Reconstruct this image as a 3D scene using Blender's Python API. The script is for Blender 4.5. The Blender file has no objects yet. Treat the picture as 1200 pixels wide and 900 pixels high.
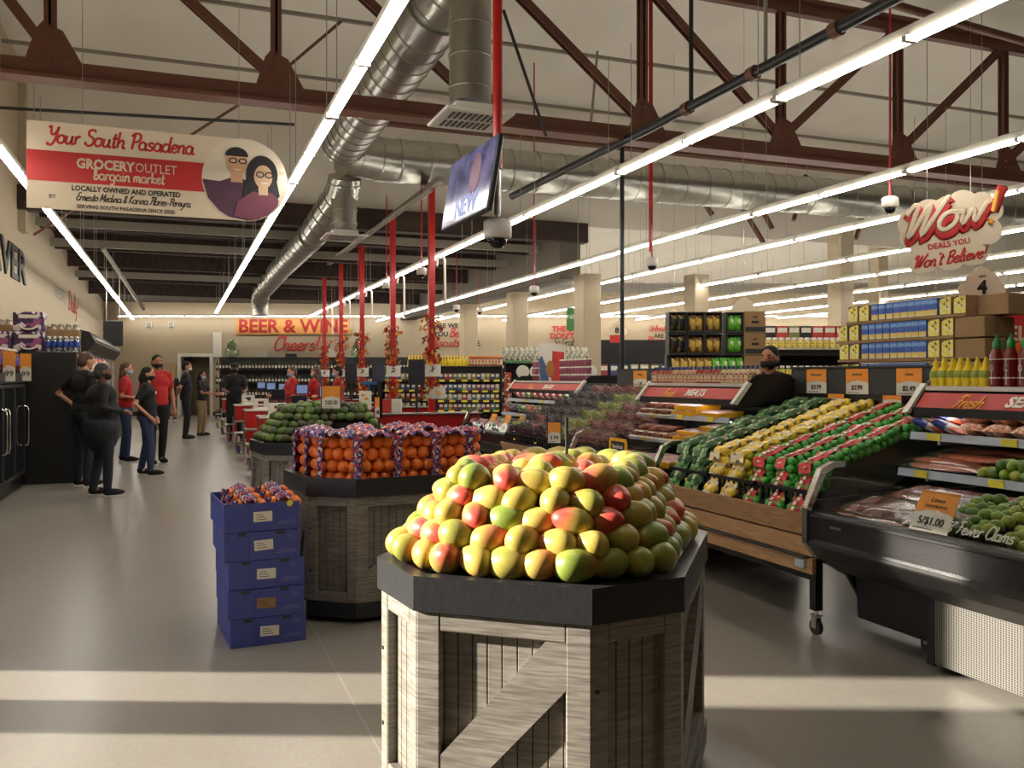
import bpy, math, random
from mathutils import Vector, Matrix
random.seed(7)
sc = bpy.context.scene
COL = sc.collection
PI = math.pi

# ------------------------------------------------------------------ camera, world, sun, exposure
FOC = 1030.0; HY = 442.0; EYE = 1.45; YAW = math.radians(20.8)
CA, SA = math.cos(YAW), math.sin(YAW)
cam = bpy.data.cameras.new('camera'); camo = bpy.data.objects.new('camera', cam); COL.objects.link(camo)
camo.location = (0, 0, EYE); camo.rotation_euler = (PI/2, 0, -YAW)
cam.sensor_width = 36; cam.lens = 36*FOC/1200; cam.shift_y = (HY-450)/1200
cam.clip_end = 200
sc.camera = camo
sc.view_settings.view_transform = 'Standard'; sc.view_settings.look = 'None'
sc.view_settings.exposure = 0.2; sc.view_settings.gamma = 1.0; sc.view_settings.use_curve_mapping = False
TUBE = 30.0        # radiance of a fluorescent tube
SUN = 14.5
SUN_EL = 18.0
SUN_AZ = -22.3     # direction the sunlight travels, degrees from world +X
w = bpy.data.worlds.new('world'); sc.world = w; w.use_nodes = True
w.node_tree.nodes['Background'].inputs[0].default_value = (0.75, 0.82, 1.0, 1)
w.node_tree.nodes['Background'].inputs[1].default_value = 1.5
sl = bpy.data.lights.new('sun', 'SUN'); sl.energy = SUN; sl.angle = math.radians(0.9); sl.color = (1.0, 0.92, 0.79)
so = bpy.data.objects.new('sun', sl); COL.objects.link(so)
_d = Vector((math.cos(math.radians(SUN_AZ))*math.cos(math.radians(SUN_EL)), math.sin(math.radians(SUN_AZ))*math.cos(math.radians(SUN_EL)), -math.sin(math.radians(SUN_EL))))
so.rotation_euler = _d.to_track_quat('-Z', 'Y').to_euler(); so.location = (-20, 10, 8)
sc.cycles.use_denoising = True
sc.cycles.max_bounces = 8; sc.cycles.transparent_max_bounces = 48
sc.cycles.sample_clamp_indirect = 4.0; sc.cycles.caustics_reflective = False; sc.cycles.caustics_refractive = False

# ------------------------------------------------------------------ photograph <-> place
def CW(cx, d, z=0.0): return Vector((CA*cx+SA*d, -SA*cx+CA*d, z))
def PZ(px, py, z=0.0):                      # pixel on a height
    d = FOC*(EYE-z)/(py-HY); return CW((px-600)/FOC*d, d, z)
def PD(px, py, d): return CW((px-600)/FOC*d, d, EYE-(py-HY)*d/FOC)
def PXX(px, py, X):
    k = (px-600)/FOC; return PD(px, py, X/(CA*k+SA))
def PYY(px, py, Y):
    k = (px-600)/FOC; return PD(px, py, Y/(CA-SA*k))
CAMROT = -YAW                               # rotation that turns a sign square to the viewer's heading

# ------------------------------------------------------------------ materials
def S(r, g, b):
    f = lambda c: (c/255/12.92) if c/255 <= 0.04045 else ((c/255+0.055)/1.055)**2.4
    return (f(r), f(g), f(b), 1)
MATS = {}
def mat(name, col=None, rough=0.5, metal=0.0, noise=None, bump=None, spec=0.5, emis=None, alpha=None, trans=None, tint=False, coat=0, stretch=None):
    if name in MATS: return MATS[name]
    m = bpy.data.materials.new(name); m.use_nodes = True; nt = m.node_tree; N = nt.nodes; L = nt.links
    p = N['Principled BSDF']; p.inputs['Roughness'].default_value = rough; p.inputs['Metallic'].default_value = metal
    p.inputs['Specular IOR Level'].default_value = spec
    if coat: p.inputs['Coat Weight'].default_value = coat; p.inputs['Coat Roughness'].default_value = 0.1
    out = None
    tc = N.new('ShaderNodeTexCoord'); mp = N.new('ShaderNodeMapping'); L.new(tc.outputs['Object'], mp.inputs[0])
    if stretch: mp.inputs['Scale'].default_value = stretch
    if tint:
        oi = N.new('ShaderNodeObjectInfo'); out = oi.outputs['Color']
    if noise:                                # (scale, second colour or amount)
        nz = N.new('ShaderNodeTexNoise'); nz.inputs['Scale'].default_value = noise[0]; nz.inputs['Detail'].default_value = 6
        L.new(mp.outputs[0], nz.inputs['Vector'])
        cr = N.new('ShaderNodeValToRGB'); cr.color_ramp.elements[0].position = 0.35; cr.color_ramp.elements[1].position = 0.65
        L.new(nz.outputs['Fac'], cr.inputs[0])
        if isinstance(noise[1], tuple):
            mx = N.new('ShaderNodeMix'); mx.data_type = 'RGBA'
            mx.inputs[7].default_value = noise[1]
            L.new(cr.outputs[0], mx.inputs[0])
            if out: L.new(out, mx.inputs[6])
            else: mx.inputs[6].default_value = col
            out = mx.outputs[2]
        else:
            hs = N.new('ShaderNodeHueSaturation'); mr = N.new('ShaderNodeMapRange')
            mr.inputs[3].default_value = 1-noise[1]; mr.inputs[4].default_value = 1+noise[1]
            L.new(nz.outputs['Fac'], mr.inputs[0]); L.new(mr.outputs[0], hs.inputs['Value'])
            if out: L.new(out, hs.inputs['Color'])
            else: hs.inputs['Color'].default_value = col
            out = hs.outputs[0]
    if out: L.new(out, p.inputs['Base Color'])
    elif col: p.inputs['Base Color'].default_value = col
    if bump:
        nb = N.new('ShaderNodeTexNoise'); nb.inputs['Scale'].default_value = bump[0]; L.new(mp.outputs[0], nb.inputs['Vector'])
        bp = N.new('ShaderNodeBump'); bp.inputs['Strength'].default_value = bump[1]; bp.inputs['Distance'].default_value = 0.02
        L.new(nb.outputs['Fac'], bp.inputs['Height']); L.new(bp.outputs[0], p.inputs['Normal'])
    if emis:
        p.inputs['Emission Color'].default_value = emis[0]; p.inputs['Emission Strength'].default_value = emis[1]
    if alpha is not None: p.inputs['Alpha'].default_value = alpha
    if trans is not None: p.inputs['Transmission Weight'].default_value = trans
    MATS[name] = m; return m

def clear_mat(name, col, fac, rough=0.08, edge=0.28):
    """thin clear plastic or glass: mostly see-through with a glossy skin"""
    if name in MATS: return MATS[name]
    m = bpy.data.materials.new(name); m.use_nodes = True; nt = m.node_tree; N = nt.nodes; L = nt.links
    N.remove(N['Principled BSDF'])
    t = N.new('ShaderNodeBsdfTransparent'); t.inputs[0].default_value = col
    g = N.new('ShaderNodeBsdfGlossy'); g.inputs['Roughness'].default_value = rough
    lw = N.new('ShaderNodeLayerWeight'); lw.inputs[0].default_value = 0.3
    mr = N.new('ShaderNodeMapRange'); mr.inputs[3].default_value = fac; mr.inputs[4].default_value = min(1, fac+edge)
    L.new(lw.outputs['Fresnel'], mr.inputs[0])
    mx = N.new('ShaderNodeMixShader'); L.new(mr.outputs[0], mx.inputs[0]); L.new(t.outputs[0], mx.inputs[1]); L.new(g.outputs[0], mx.inputs[2])
    L.new(mx.outputs[0], N['Material Output'].inputs[0]); MATS[name] = m; return m

M_TINT = mat('tinted', tint=True, rough=0.45)
M_TGLOSS = mat('tinted_gloss', tint=True, rough=0.22)
M_BLACK = mat('black_plastic', S(22, 21, 21), 0.4)
M_BLACKM = mat('black_painted_steel', S(24, 23, 23), 0.32, noise=(60, 0.25), bump=(180, 0.15))
M_DARK = mat('charcoal', S(45, 43, 42), 0.5)
M_CHROME = mat('chrome', S(215, 212, 205), 0.22, 1.0)
M_STEEL = mat('steel', S(170, 168, 160), 0.35, 1.0)
M_WHITE = mat('white_plastic', S(225, 220, 208), 0.4)
M_PAPER = mat('paper', S(226, 220, 205), 0.7)
M_RED = mat('red_paint', S(178, 26, 24), 0.35)
M_REDSIGN = mat('red_sign', S(196, 48, 46), 0.5)
M_CREAM = mat('sign_cream', S(222, 205, 178), 0.6)
M_ORANGETAG = mat('orange_tag', S(238, 150, 48), 0.6)
M_YTAG = mat('yellow_tag', S(236, 218, 70), 0.6)
M_INK = mat('ink', S(25, 24, 24), 0.6)
M_REDINK = mat('red_ink', S(190, 40, 36), 0.6)
M_KRAFT = mat('cardboard', S(150, 118, 80), 0.85, noise=(30, 0.12))
M_GLASS = clear_mat('clear_glass', (0.93, 0.95, 0.94, 1), 0.02, 0.08, 0.04)
M_FILM = clear_mat('clear_film', (0.95, 0.95, 0.95, 1), 0.12, 0.15)

# ------------------------------------------------------------------ mesh builder
class MB:
    def __init__(s): s.V = []; s.F = []; s.MI = []; s.SM = []; s.T = None
    def add(s, vs, fs, mi=0, smooth=False):
        o = len(s.V)
        if s.T is not None: vs = [s.T @ Vector(v) for v in vs]
        s.V.extend([tuple(v) for v in vs])
        for f in fs: s.F.append(tuple(i+o for i in f)); s.MI.append(mi); s.SM.append(smooth)
        return s
    def box(s, x0, x1, y0, y1, z0, z1, mi=0, c=0.0):
        if c <= 0:
            vs = [(x, y, z) for z in (z0, z1) for y in (y0, y1) for x in (x0, x1)]
            return s.add(vs, [(0, 2, 3, 1), (4, 5, 7, 6), (0, 1, 5, 4), (2, 6, 7, 3), (0, 4, 6, 2), (1, 3, 7, 5)], mi)
        lo = (x0, y0, z0); hi = (x1, y1, z1); vs = []; ix = {}
        for sx in (0, 1):
            for sy in (0, 1):
                for sz in (0, 1):
                    for a in range(3):
                        p = []
                        for k, sg in enumerate((sx, sy, sz)):
                            e = hi[k] if sg else lo[k]
                            p.append(e if k == a else (e-c if sg else e+c))
                        ix[(sx, sy, sz, a)] = len(vs); vs.append(tuple(p))
        fs = []
        def q(l, out):
            pts = [Vector(vs[i]) for i in l]; n = (pts[1]-pts[0]).cross(pts[2]-pts[0])
            fs.append(tuple(l) if n.dot(Vector(out)) > 0 else tuple(reversed(l)))
        for a in range(3):
            b, cc = [(1, 2), (0, 2), (0, 1)][a]
            for sg in (0, 1):
                l = []
                for (u, v) in ((0, 0), (1, 0), (1, 1), (0, 1)):
                    k = [0, 0, 0]; k[a] = sg; k[b] = u; k[cc] = v; l.append(ix[tuple(k)+(a,)])
                o = [0, 0, 0]; o[a] = 1 if sg else -1; q(l, o)
            for u in (0, 1):
                for v in (0, 1):
                    l = []
                    for e in (0, 1):
                        k = [0, 0, 0]; k[a] = e; k[b] = u; k[cc] = v; l.append(tuple(k))
                    o = [0, 0, 0]; o[b] = 1 if u else -1; o[cc] = 1 if v else -1
                    q([ix[l[0]+(b,)], ix[l[1]+(b,)], ix[l[1]+(cc,)], ix[l[0]+(cc,)]], o)
        for sx in (0, 1):
            for sy in (0, 1):
                for sz in (0, 1):
                    q([ix[(sx, sy, sz, a)] for a in range(3)], [1 if t else -1 for t in (sx, sy, sz)])
        return s.add(vs, fs, mi)
    def prism(s, pts, a0, a1, axis='z', mi=0, smooth=False):
        """extrude a closed outline; axis z: pts (x,y); axis y: pts (x,z); axis x: pts (y,z)"""
        ar = sum(pts[i][0]*pts[(i+1) % len(pts)][1]-pts[(i+1) % len(pts)][0]*pts[i][1] for i in range(len(pts)))
        if ar < 0: pts = list(reversed(pts))
        f = {'z': lambda p, a: (p[0], p[1], a), 'y': lambda p, a: (p[0], a, p[1]), 'x': lambda p, a: (a, p[0], p[1])}[axis]
        if axis == 'y': a0, a1 = max(a0, a1), min(a0, a1)
        n = len(pts); vs = [f(p, a0) for p in pts]+[f(p, a1) for p in pts]
        fs = [(i, (i+1) % n, (i+1) % n+n, i+n) for i in range(n)]
        s.add(vs, fs, mi, smooth)
        s.add(vs, [tuple(reversed(range(n))), tuple(range(n, 2*n))], mi)
        return s
    def tube(s, pts, r, n=8, mi=0, caps=True, smooth=True):
        pts = [Vector(p) for p in pts]; rs = r if isinstance(r, (list, tuple)) else [r]*len(pts)
        t0 = (pts[1]-pts[0]).normalized(); up = Vector((0, 0, 1)) if abs(t0.z) < 0.9 else Vector((1, 0, 0))
        u = t0.cross(up).normalized(); vs = []
        for i, p in enumerate(pts):
            t = ((pts[min(i+1, len(pts)-1)]-p).normalized()+(p-pts[max(i-1, 0)]).normalized())
            t = t.normalized() if t.length > 1e-6 else t0
            u = (u-t*u.dot(t)).normalized(); v = t.cross(u)
            for k in range(n):
                a = 2*PI*k/n; vs.append(p+(u*math.cos(a)+v*math.sin(a))*rs[i])
        fs = [(i*n+k, i*n+(k+1) % n, (i+1)*n+(k+1) % n, (i+1)*n+k) for i in range(len(pts)-1) for k in range(n)]
        s.add(vs, fs, mi, smooth)
        if caps:
            m = len(pts)-1; s.add(vs, [tuple(reversed(range(n))), tuple(range(m*n, m*n+n))], mi)
        return s
    def lathe(s, prof, n=12, c=(0, 0, 0), mi=0, smooth=True, mis=None):
        """prof: (radius, z) from the bottom up"""
        vs = []; fs = []
        for (r, z) in prof:
            for k in range(n):
                a = 2*PI*k/n; vs.append((c[0]+r*math.cos(a), c[1]+r*math.sin(a), c[2]+z))
        for i in range(len(prof)-1):
            for k in range(n): fs.append((i*n+k, i*n+(k+1) % n, (i+1)*n+(k+1) % n, (i+1)*n+k))
        o = len(s.V)
        if s.T is not None: vs2 = [s.T @ Vector(v) for v in vs]
        else: vs2 = vs
        s.V.extend([tuple(v) for v in vs2])
        for j, f in enumerate(fs):
            s.F.append(tuple(i+o for i in f)); s.MI.append(mis[j//n] if mis else mi); s.SM.append(smooth)
        m = len(prof)-1
        s.F.append(tuple(o+i for i in reversed(range(n)))); s.MI.append(mis[0] if mis else mi); s.SM.append(False)
        s.F.append(tuple(o+i for i in range(m*n, m*n+n))); s.MI.append(mis[-1] if mis else mi); s.SM.append(False)
        return s
    def ell(s, c, r, nu=12, nv=8, mi=0, fn=None):
        vs = [(0, 0, -1)]
        for j in range(1, nv):
            t = PI*j/nv
            for i in range(nu):
                a = 2*PI*i/nu; vs.append((math.sin(t)*math.cos(a), math.sin(t)*math.sin(a), -math.cos(t)))
        vs.append((0, 0, 1)); fs = [(0, 1+(i+1) % nu, 1+i) for i in range(nu)]
        for j in range(nv-2):
            for i in range(nu):
                a = 1+j*nu; fs.append((a+i, a+(i+1) % nu, a+nu+(i+1) % nu, a+nu+i))
        t = len(vs)-1; a = 1+(nv-2)*nu
        fs += [(t, a+i, a+(i+1) % nu) for i in range(nu)]
        if fn: vs = [fn(*v) for v in vs]
        r = r if isinstance(r, (tuple, list)) else (r, r, r)
        return s.add([(c[0]+v[0]*r[0], c[1]+v[1]*r[1], c[2]+v[2]*r[2]) for v in vs], fs, mi, True)
    def quad(s, a, b, c, d, mi=0): return s.add([a, b, c, d], [(0, 1, 2, 3)], mi)
    def mesh(s, name, mats):
        me = bpy.data.meshes.new(name); me.from_pydata(s.V, [], s.F)
        for m in (mats if isinstance(mats, (list, tuple)) else [mats]): me.materials.append(m)
        me.polygons.foreach_set('material_index', s.MI); me.polygons.foreach_set('use_smooth', s.SM); me.update()
        return me
    def build(s, name, mats, parent=None, loc=None, rot=None): return obj(name, s.mesh(name, mats), parent, loc, rot)

def obj(name, me, parent=None, loc=None, rot=None, color=None):
    o = bpy.data.objects.new(name, me); COL.objects.link(o)
    if parent: o.parent = parent
    if loc is not None: o.location = loc
    if rot is not None: o.rotation_euler = rot if isinstance(rot, (tuple, list)) else (0, 0, rot)
    if color: o.color = color
    return o
def tag(o, label, cat, group=None, kind=None):
    o['label'] = label; o['category'] = cat
    if group: o['group'] = group
    if kind: o['kind'] = kind
    return o
def thing(name, label, cat, loc=(0, 0, 0), rotz=0.0, group=None):
    return tag(obj(name, None, None, loc, rotz), label, cat, group)
def struct(name, mb, m):
    o = mb.build(name, m); o['kind'] = 'structure'; return o
def kids(root): return [o for o in COL.objects if o.parent is root]
class Proto:
    """a finished thing kept with its parts, so that copies need no search"""
    def __init__(s, root, parts): s.root = root; s.parts = parts; s.used = False
    def put(s, label, loc, rot=0.0, group=None, color=None, scale=None, pcolor=None):
        if not s.used: r = s.root; s.used = True; mp = {p: p for p in s.parts}
        else:
            r = s.root.copy(); COL.objects.link(r); mp = {}
            for p in s.parts:
                c = p.copy(); COL.objects.link(c); c.parent = mp.get(p.parent, r); mp[p] = c
        r.location = loc; r.rotation_euler = rot if isinstance(rot, (tuple, list)) else (0, 0, rot)
        r['label'] = label
        if group: r['group'] = group
        if scale: r.scale = scale if isinstance(scale, (tuple, list)) else (scale,)*3
        if color: r.color = color
        if pcolor:
            for p, cc in pcolor.items(): mp[p].color = cc
        return r
def copies(me, name, cat):
    """returns a function that puts one single-mesh thing down"""
    def put(label, loc, rot=0.0, group=None, color=None, scale=None):
        o = obj(name, me, None, loc, rot, color); tag(o, label, cat, group)
        if scale: o.scale = scale if isinstance(scale, (tuple, list)) else (scale,)*3
        return o
    return put
_ONES = 'first second third fourth fifth sixth seventh eighth ninth tenth eleventh twelfth thirteenth fourteenth fifteenth sixteenth seventeenth eighteenth nineteenth'.split()
_TENS = {20: 'twenty', 30: 'thirty', 40: 'forty', 50: 'fifty', 60: 'sixty', 70: 'seventy', 80: 'eighty', 90: 'ninety'}
def nth(i):                                  # 0 -> first
    n = i+1
    if n < 20: return _ONES[n-1]
    t = n//10*10
    if n == t: return _TENS[t][:-1]+'ieth'
    return _TENS[t]+'-'+_ONES[n-t-1]
def jit(a): return random.uniform(-a, a)

_FONT = None
def text(name, s, size, mats, parent=None, loc=(0, 0, 0), rot=(PI/2, 0, 0), shear=0.0, bold=0.0, depth=0.001, align='CENTER', space=1.0, sx=1.0, res=2):
    """lettering as one mesh; default stands upright and reads from -Y"""
    cu = bpy.data.curves.new(name, 'FONT'); cu.body = s; cu.size = size; cu.shear = shear; cu.offset = bold; cu.extrude = depth
    cu.align_x = align; cu.align_y = 'CENTER'; cu.space_character = space; cu.resolution_u = res
    t = bpy.data.objects.new('tmp', cu); COL.objects.link(t)
    dg = bpy.context.evaluated_depsgraph_get(); me = bpy.data.meshes.new_from_object(t.evaluated_get(dg), depsgraph=dg)
    bpy.data.objects.remove(t); bpy.data.curves.remove(cu)
    me.name = name; me.materials.clear(); me.materials.append(mats)
    if sx != 1.0:
        for v in me.vertices: v.co.x *= sx
    return obj(name, me, parent, loc, rot)
def stroke(name, lines, r, m, parent=None, loc=(0, 0, 0), rot=(PI/2, 0, 0), flat=0.3, n=6):
    """brush-written strokes (smooth polylines in x,y) as one mesh"""
    mb = MB()
    for ln in lines:
        pts = []
        P = [Vector((p[0], p[1], 0)) for p in ln]
        for i in range(len(P)-1):
            p0 = P[max(i-1, 0)]; p1 = P[i]; p2 = P[i+1]; p3 = P[min(i+2, len(P)-1)]
            for k in range(5):
                t = k/5; pts.append(0.5*((2*p1)+(p2-p0)*t+(2*p0-5*p1+4*p2-p3)*t*t+(3*p1-p0-3*p2+p3)*t**3))
        pts.append(P[-1]); mb.tube(pts, r, n)
    mb.V = [(v[0], v[1], v[2]*flat) for v in mb.V]
    return mb.build(name, m, parent, loc, rot)
# ------------------------------------------------------------------ handwriting: strokes per letter, x-height .5
def _arc(cx, cy, rx, ry, a0, a1, n=8): return [(cx+rx*math.cos(math.radians(a0+(a1-a0)*i/n)), cy+ry*math.sin(math.radians(a0+(a1-a0)*i/n))) for i in range(n+1)]
_o = _arc(.22, .25, .19, .25, 60, 420, 10)
HAND = {
 'a': ([_o, [(.4, .48), (.4, .12), (.46, 0), (.56, .08)]], .5), 'b': ([[(.05, .1), (.2, .6), (.22, .95), (.1, .9), (.08, .4), (.1, .05), (.25, 0), (.4, .2), (.3, .45), (.1, .3)]], .46),
 'c': ([_arc(.22, .25, .19, .25, 50, 320, 8)], .42), 'd': ([_o, [(.42, 1), (.4, .4), (.41, .1), (.48, 0), (.56, .08)]], .52),
 'e': ([[(.05, .22), (.3, .3), (.35, .42), (.22, .5), (.06, .35), (.08, .1), (.24, 0), (.44, .12)]], .42), 'f': ([[(.36, .9), (.26, 1), (.18, .8), (.17, 0), (.12, -.3), (.04, -.2)], [(.04, .48), (.34, .5)]], .34),
 'g': ([_o, [(.41, .48), (.4, -.15), (.28, -.38), (.08, -.3)]], .5), 'h': ([[(.08, 1), (.08, 0)], [(.08, .25), (.25, .5), (.38, .4), (.37, .08), (.44, 0), (.52, .06)]], .5),
 'i': ([[(.1, .5), (.1, .08), (.16, 0), (.24, .06)], [(.1, .7), (.11, .74)]], .24), 'k': ([[(.08, 1), (.08, 0)], [(.36, .5), (.1, .22), (.4, 0)]], .42),
 'l': ([[(.06, .1), (.2, .7), (.16, 1), (.08, .85), (.09, .1), (.16, 0), (.24, .06)]], .24), 'm': ([[(.06, .5), (.06, 0)], [(.06, .3), (.2, .5), (.28, .4), (.28, 0)], [(.28, .3), (.42, .5), (.51, .4), (.5, .06), (.57, 0), (.64, .06)]], .64),
 'n': ([[(.06, .5), (.06, 0)], [(.06, .28), (.22, .5), (.34, .4), (.33, .08), (.4, 0), (.48, .06)]], .46), 'o': ([_o, [(.3, .48), (.46, .42)]], .46),
 'p': ([[(.08, .5), (.08, -.38)], [(.08, .35), (.22, .5), (.38, .35), (.34, .08), (.2, 0), (.08, .1)]], .44), 'r': ([[(.06, .5), (.07, 0)], [(.07, .3), (.18, .48), (.32, .48)]], .34),
 's': ([[(.34, .42), (.2, .5), (.08, .4), (.16, .27), (.32, .2), (.3, .04), (.14, 0), (.03, .08)]], .38), 't': ([[(.16, .85), (.13, .1), (.2, 0), (.3, .08)], [(.02, .55), (.32, .58)]], .3),
 'u': ([[(.06, .5), (.06, .1), (.18, 0), (.34, .15), (.36, .5)], [(.36, .5), (.36, .08), (.44, 0), (.52, .06)]], .5), 'v': ([[(.04, .5), (.18, 0), (.36, .5), (.44, .46)]], .42),
 'w': ([[(.04, .5), (.12, .02), (.28, .4), (.4, .02), (.54, .5), (.62, .46)]], .6), 'y': ([[(.05, .5), (.07, .15), (.2, .05), (.36, .2)], [(.38, .5), (.36, -.12), (.22, -.38), (.05, -.3)]], .46),
 'Y': ([[(.02, .9), (.14, 1), (.2, .6), (.34, .5), (.5, .75), (.56, 1)], [(.54, .98), (.5, .3), (.36, -.1), (.14, -.12), (.1, .02)]], .58),
 'S': ([[(.5, .85), (.36, 1), (.14, .9), (.16, .65), (.42, .45), (.46, .15), (.26, -.02), (.04, .08), (.06, .22)]], .52), 'P': ([[(.2, .95), (.16, 0)], [(.02, .8), (.22, 1), (.5, .95), (.54, .65), (.36, .48), (.18, .5)]], .52),
 'C': ([[(.54, .8), (.46, .98), (.24, .95), (.08, .6), (.1, .15), (.3, -.02), (.54, .15)]], .54), 'W': ([[(.0, .75), (.1, .98), (.2, .9), (.2, .05), (.48, .95), (.48, .05), (.8, .95), (.86, 1)]], .8),
 'B': ([[(.14, .98), (.12, 0)], [(.04, .85), (.3, 1), (.46, .85), (.36, .58), (.16, .52), (.44, .48), (.5, .2), (.32, 0), (.06, .04)]], .54), 'E': ([[(.46, .88), (.3, 1), (.14, .85), (.2, .6), (.36, .55), (.14, .5), (.06, .2), (.2, 0), (.46, .12)]], .46),
 'M': ([[(.04, 0), (.16, .98), (.32, .2), (.56, .98), (.6, .1), (.68, 0)]], .7), 'K': ([[(.12, 1), (.1, 0)], [(.5, .98), (.14, .48), (.32, .2), (.54, 0)]], .54), 'F': ([[(.02, .85), (.2, 1), (.52, .95)], [(.26, .98), (.2, .3), (.06, 0)], [(.1, .52), (.4, .55)]], .46),
 'T': ([[(.0, .85), (.2, 1), (.6, .96)], [(.34, .97), (.28, .2), (.16, 0)]], .5), 'L': ([[(.3, .9), (.34, 1), (.24, .8), (.16, .1), (.06, 0), (.3, .05), (.5, .0)]], .46), 'U': ([[(.06, 1), (.06, .25), (.22, 0), (.42, .2), (.46, 1)], [(.46, 1), (.46, .1), (.56, 0)]], .56),
 'D': ([[(.14, .95), (.12, .05)], [(.0, .9), (.3, 1), (.54, .7), (.46, .2), (.2, 0), (.04, .05)]], .58), 'G': ([[(.5, .82), (.34, 1), (.1, .7), (.1, .2), (.3, 0), (.48, .15), (.48, .42), (.3, .4)]], .54),
 '!': ([[(.14, 1), (.1, .3)], [(.08, .04), (.085, .08)]], .26), "'": ([[(.1, 1), (.06, .8)]], .16), '&': ([[(.46, .0), (.12, .7), (.22, .9), (.34, .72), (.06, .25), (.18, 0), (.4, .3)]], .5), '-': ([[(.04, .28), (.26, .3)]], .32), ' ': ([], .26), '.': ([[(.06, .03), (.065, .05)]], .16)}
def hand(name, s, size, r, m, parent=None, loc=(0, 0, 0), rot=(PI/2, 0, 0), shear=0.25, flat=0.25, rise=0.0, wide=1.0):
    w_ = sum(HAND[c][1] for c in s)*size*wide; x = -w_/2; lines = []
    for c in s:
        st, adv = HAND[c]
        for ln in st: lines.append([(x+(px*wide+py*shear)*size, py*size+(x+px*size)*rise) for px, py in ln])
        x += adv*size*wide
    return stroke(name, lines, r, m, parent, loc, rot, flat)
# ------------------------------------------------------------------ the building
XL = -2.6                                   # left wall
def floor_mat():
    m = bpy.data.materials.new('polished_concrete'); m.use_nodes = True; nt = m.node_tree; N = nt.nodes; L = nt.links; p = N['Principled BSDF']
    tc = N.new('ShaderNodeTexCoord'); n1 = N.new('ShaderNodeTexNoise'); n1.inputs['Scale'].default_value = 0.8; n1.inputs['Detail'].default_value = 5; n1.inputs['Roughness'].default_value = 0.5
    L.new(tc.outputs['Object'], n1.inputs['Vector'])
    r1 = N.new('ShaderNodeValToRGB'); e = r1.color_ramp.elements
    e[0].position = 0.2; e[0].color = S(138, 133, 123); e[1].position = 0.8; e[1].color = S(152, 146, 136); L.new(n1.outputs['Fac'], r1.inputs[0])
    n2 = N.new('ShaderNodeTexNoise'); n2.inputs['Scale'].default_value = 60; L.new(tc.outputs['Object'], n2.inputs['Vector'])
    mx = N.new('ShaderNodeMix'); mx.data_type = 'RGBA'; mx.blend_type = 'OVERLAY'; mx.inputs[0].default_value = 0.25
    L.new(r1.outputs[0], mx.inputs[6]); L.new(n2.outputs['Color'], mx.inputs[7])
    sp = N.new('ShaderNodeSeparateXYZ'); L.new(tc.outputs['Object'], sp.inputs[0]); last = None
    for ax, off in ((0, 0.73),):
        a = N.new('ShaderNodeMath'); a.operation = 'SUBTRACT'; a.inputs[1].default_value = off; L.new(sp.outputs[ax], a.inputs[0])
        b = N.new('ShaderNodeMath'); b.operation = 'PINGPONG'; b.inputs[1].default_value = 2.25; L.new(a.outputs[0], b.inputs[0])
        c = N.new('ShaderNodeMath'); c.operation = 'LESS_THAN'; c.inputs[1].default_value = 0.0035; L.new(b.outputs[0], c.inputs[0])
        if last:
            d = N.new('ShaderNodeMath'); d.operation = 'MAXIMUM'; L.new(last.outputs[0], d.inputs[0]); L.new(c.outputs[0], d.inputs[1]); last = d
        else: last = c
    mj = N.new('ShaderNodeMix'); mj.data_type = 'RGBA'; L.new(last.outputs[0], mj.inputs[0]); L.new(mx.outputs[2], mj.inputs[6]); mj.inputs[7].default_value = S(168, 162, 150)
    L.new(mj.outputs[2], p.inputs['Base Color'])
    r2 = N.new('ShaderNodeMapRange'); r2.inputs[3].default_value = 0.282; r2.inputs[4].default_value = 0.31; L.new(n1.outputs['Fac'], r2.inputs[0]); L.new(r2.outputs[0], p.inputs['Roughness'])
    p.inputs['Specular IOR Level'].default_value = 0.5
    return m
M_WALL = mat('painted_wall', S(180, 164, 138), 0.75, noise=(3, 0.05), bump=(40, 0.05))
M_CEIL = mat('white_insulation', S(226, 219, 205), 0.85, noise=(1.3, 0.07), bump=(2.5, 0.5), stretch=(1, .25, 1))
M_DECK = mat('dark_timber', S(62, 44, 34), 0.8, noise=(4, S(38, 27, 22)), stretch=(.3, 3, 1))
M_GREYC = mat('grey_ceiling', S(120, 112, 100), 0.8, noise=(2, 0.1))
M_CONC = mat('grey_concrete', S(96, 88, 76), 0.8, noise=(5, 0.18))
M_RUST = mat('brown_steel', S(98, 58, 42), 0.55, noise=(14, 0.2))
M_PALE = mat('pale_conduit', S(140, 132, 118), 0.5)
M_DUCT = mat('galvanised_duct', S(178, 176, 166), 0.28, 0.9, noise=(9, 0.18), bump=(8, 0.25))

b = MB(); b.box(-4, 34, -6, 46, -0.2, 0); struct('floor', b, floor_mat())
def at_wall(px, d):                         # where the sunlight that reaches a spot crossed the left wall
    P = CW((px-600)/FOC*d, d); return P.y-(P.x-XL)*math.tan(math.radians(SUN_AZ))
y_a0 = at_wall(455, 2.15); y_a1 = at_wall(150, 3.66); y_b0 = at_wall(150, 3.93); y_b1 = at_wall(150, 4.42)
SUNH = 2.85
b = MB()
for y0, y1, z0, z1 in ((-6, y_a0, 0, 7.2), (y_a0, y_b1, SUNH, 7.2), (y_a1, y_b0, 0, SUNH), (y_b1, 17.5, 0, 7.2), (17.5, 40, 0, 5.0)): b.box(XL-.2, XL, y0, y1, z0, z1)
b.box(XL, XL+.12, 17.3, 17.7, 4.0, 7.2)
struct('wall_left', b, M_WALL)
b = MB()
for (y0, y1) in ((y_a0, y_a1), (y_b0, y_b1)):
    b.box(XL-.14, XL-.08, y0, y0+.04, 0, SUNH); b.box(XL-.14, XL-.08, y1-.04, y1, 0, SUNH); b.box(XL-.14, XL-.08, y0, y1, SUNH-.05, SUNH)
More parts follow.
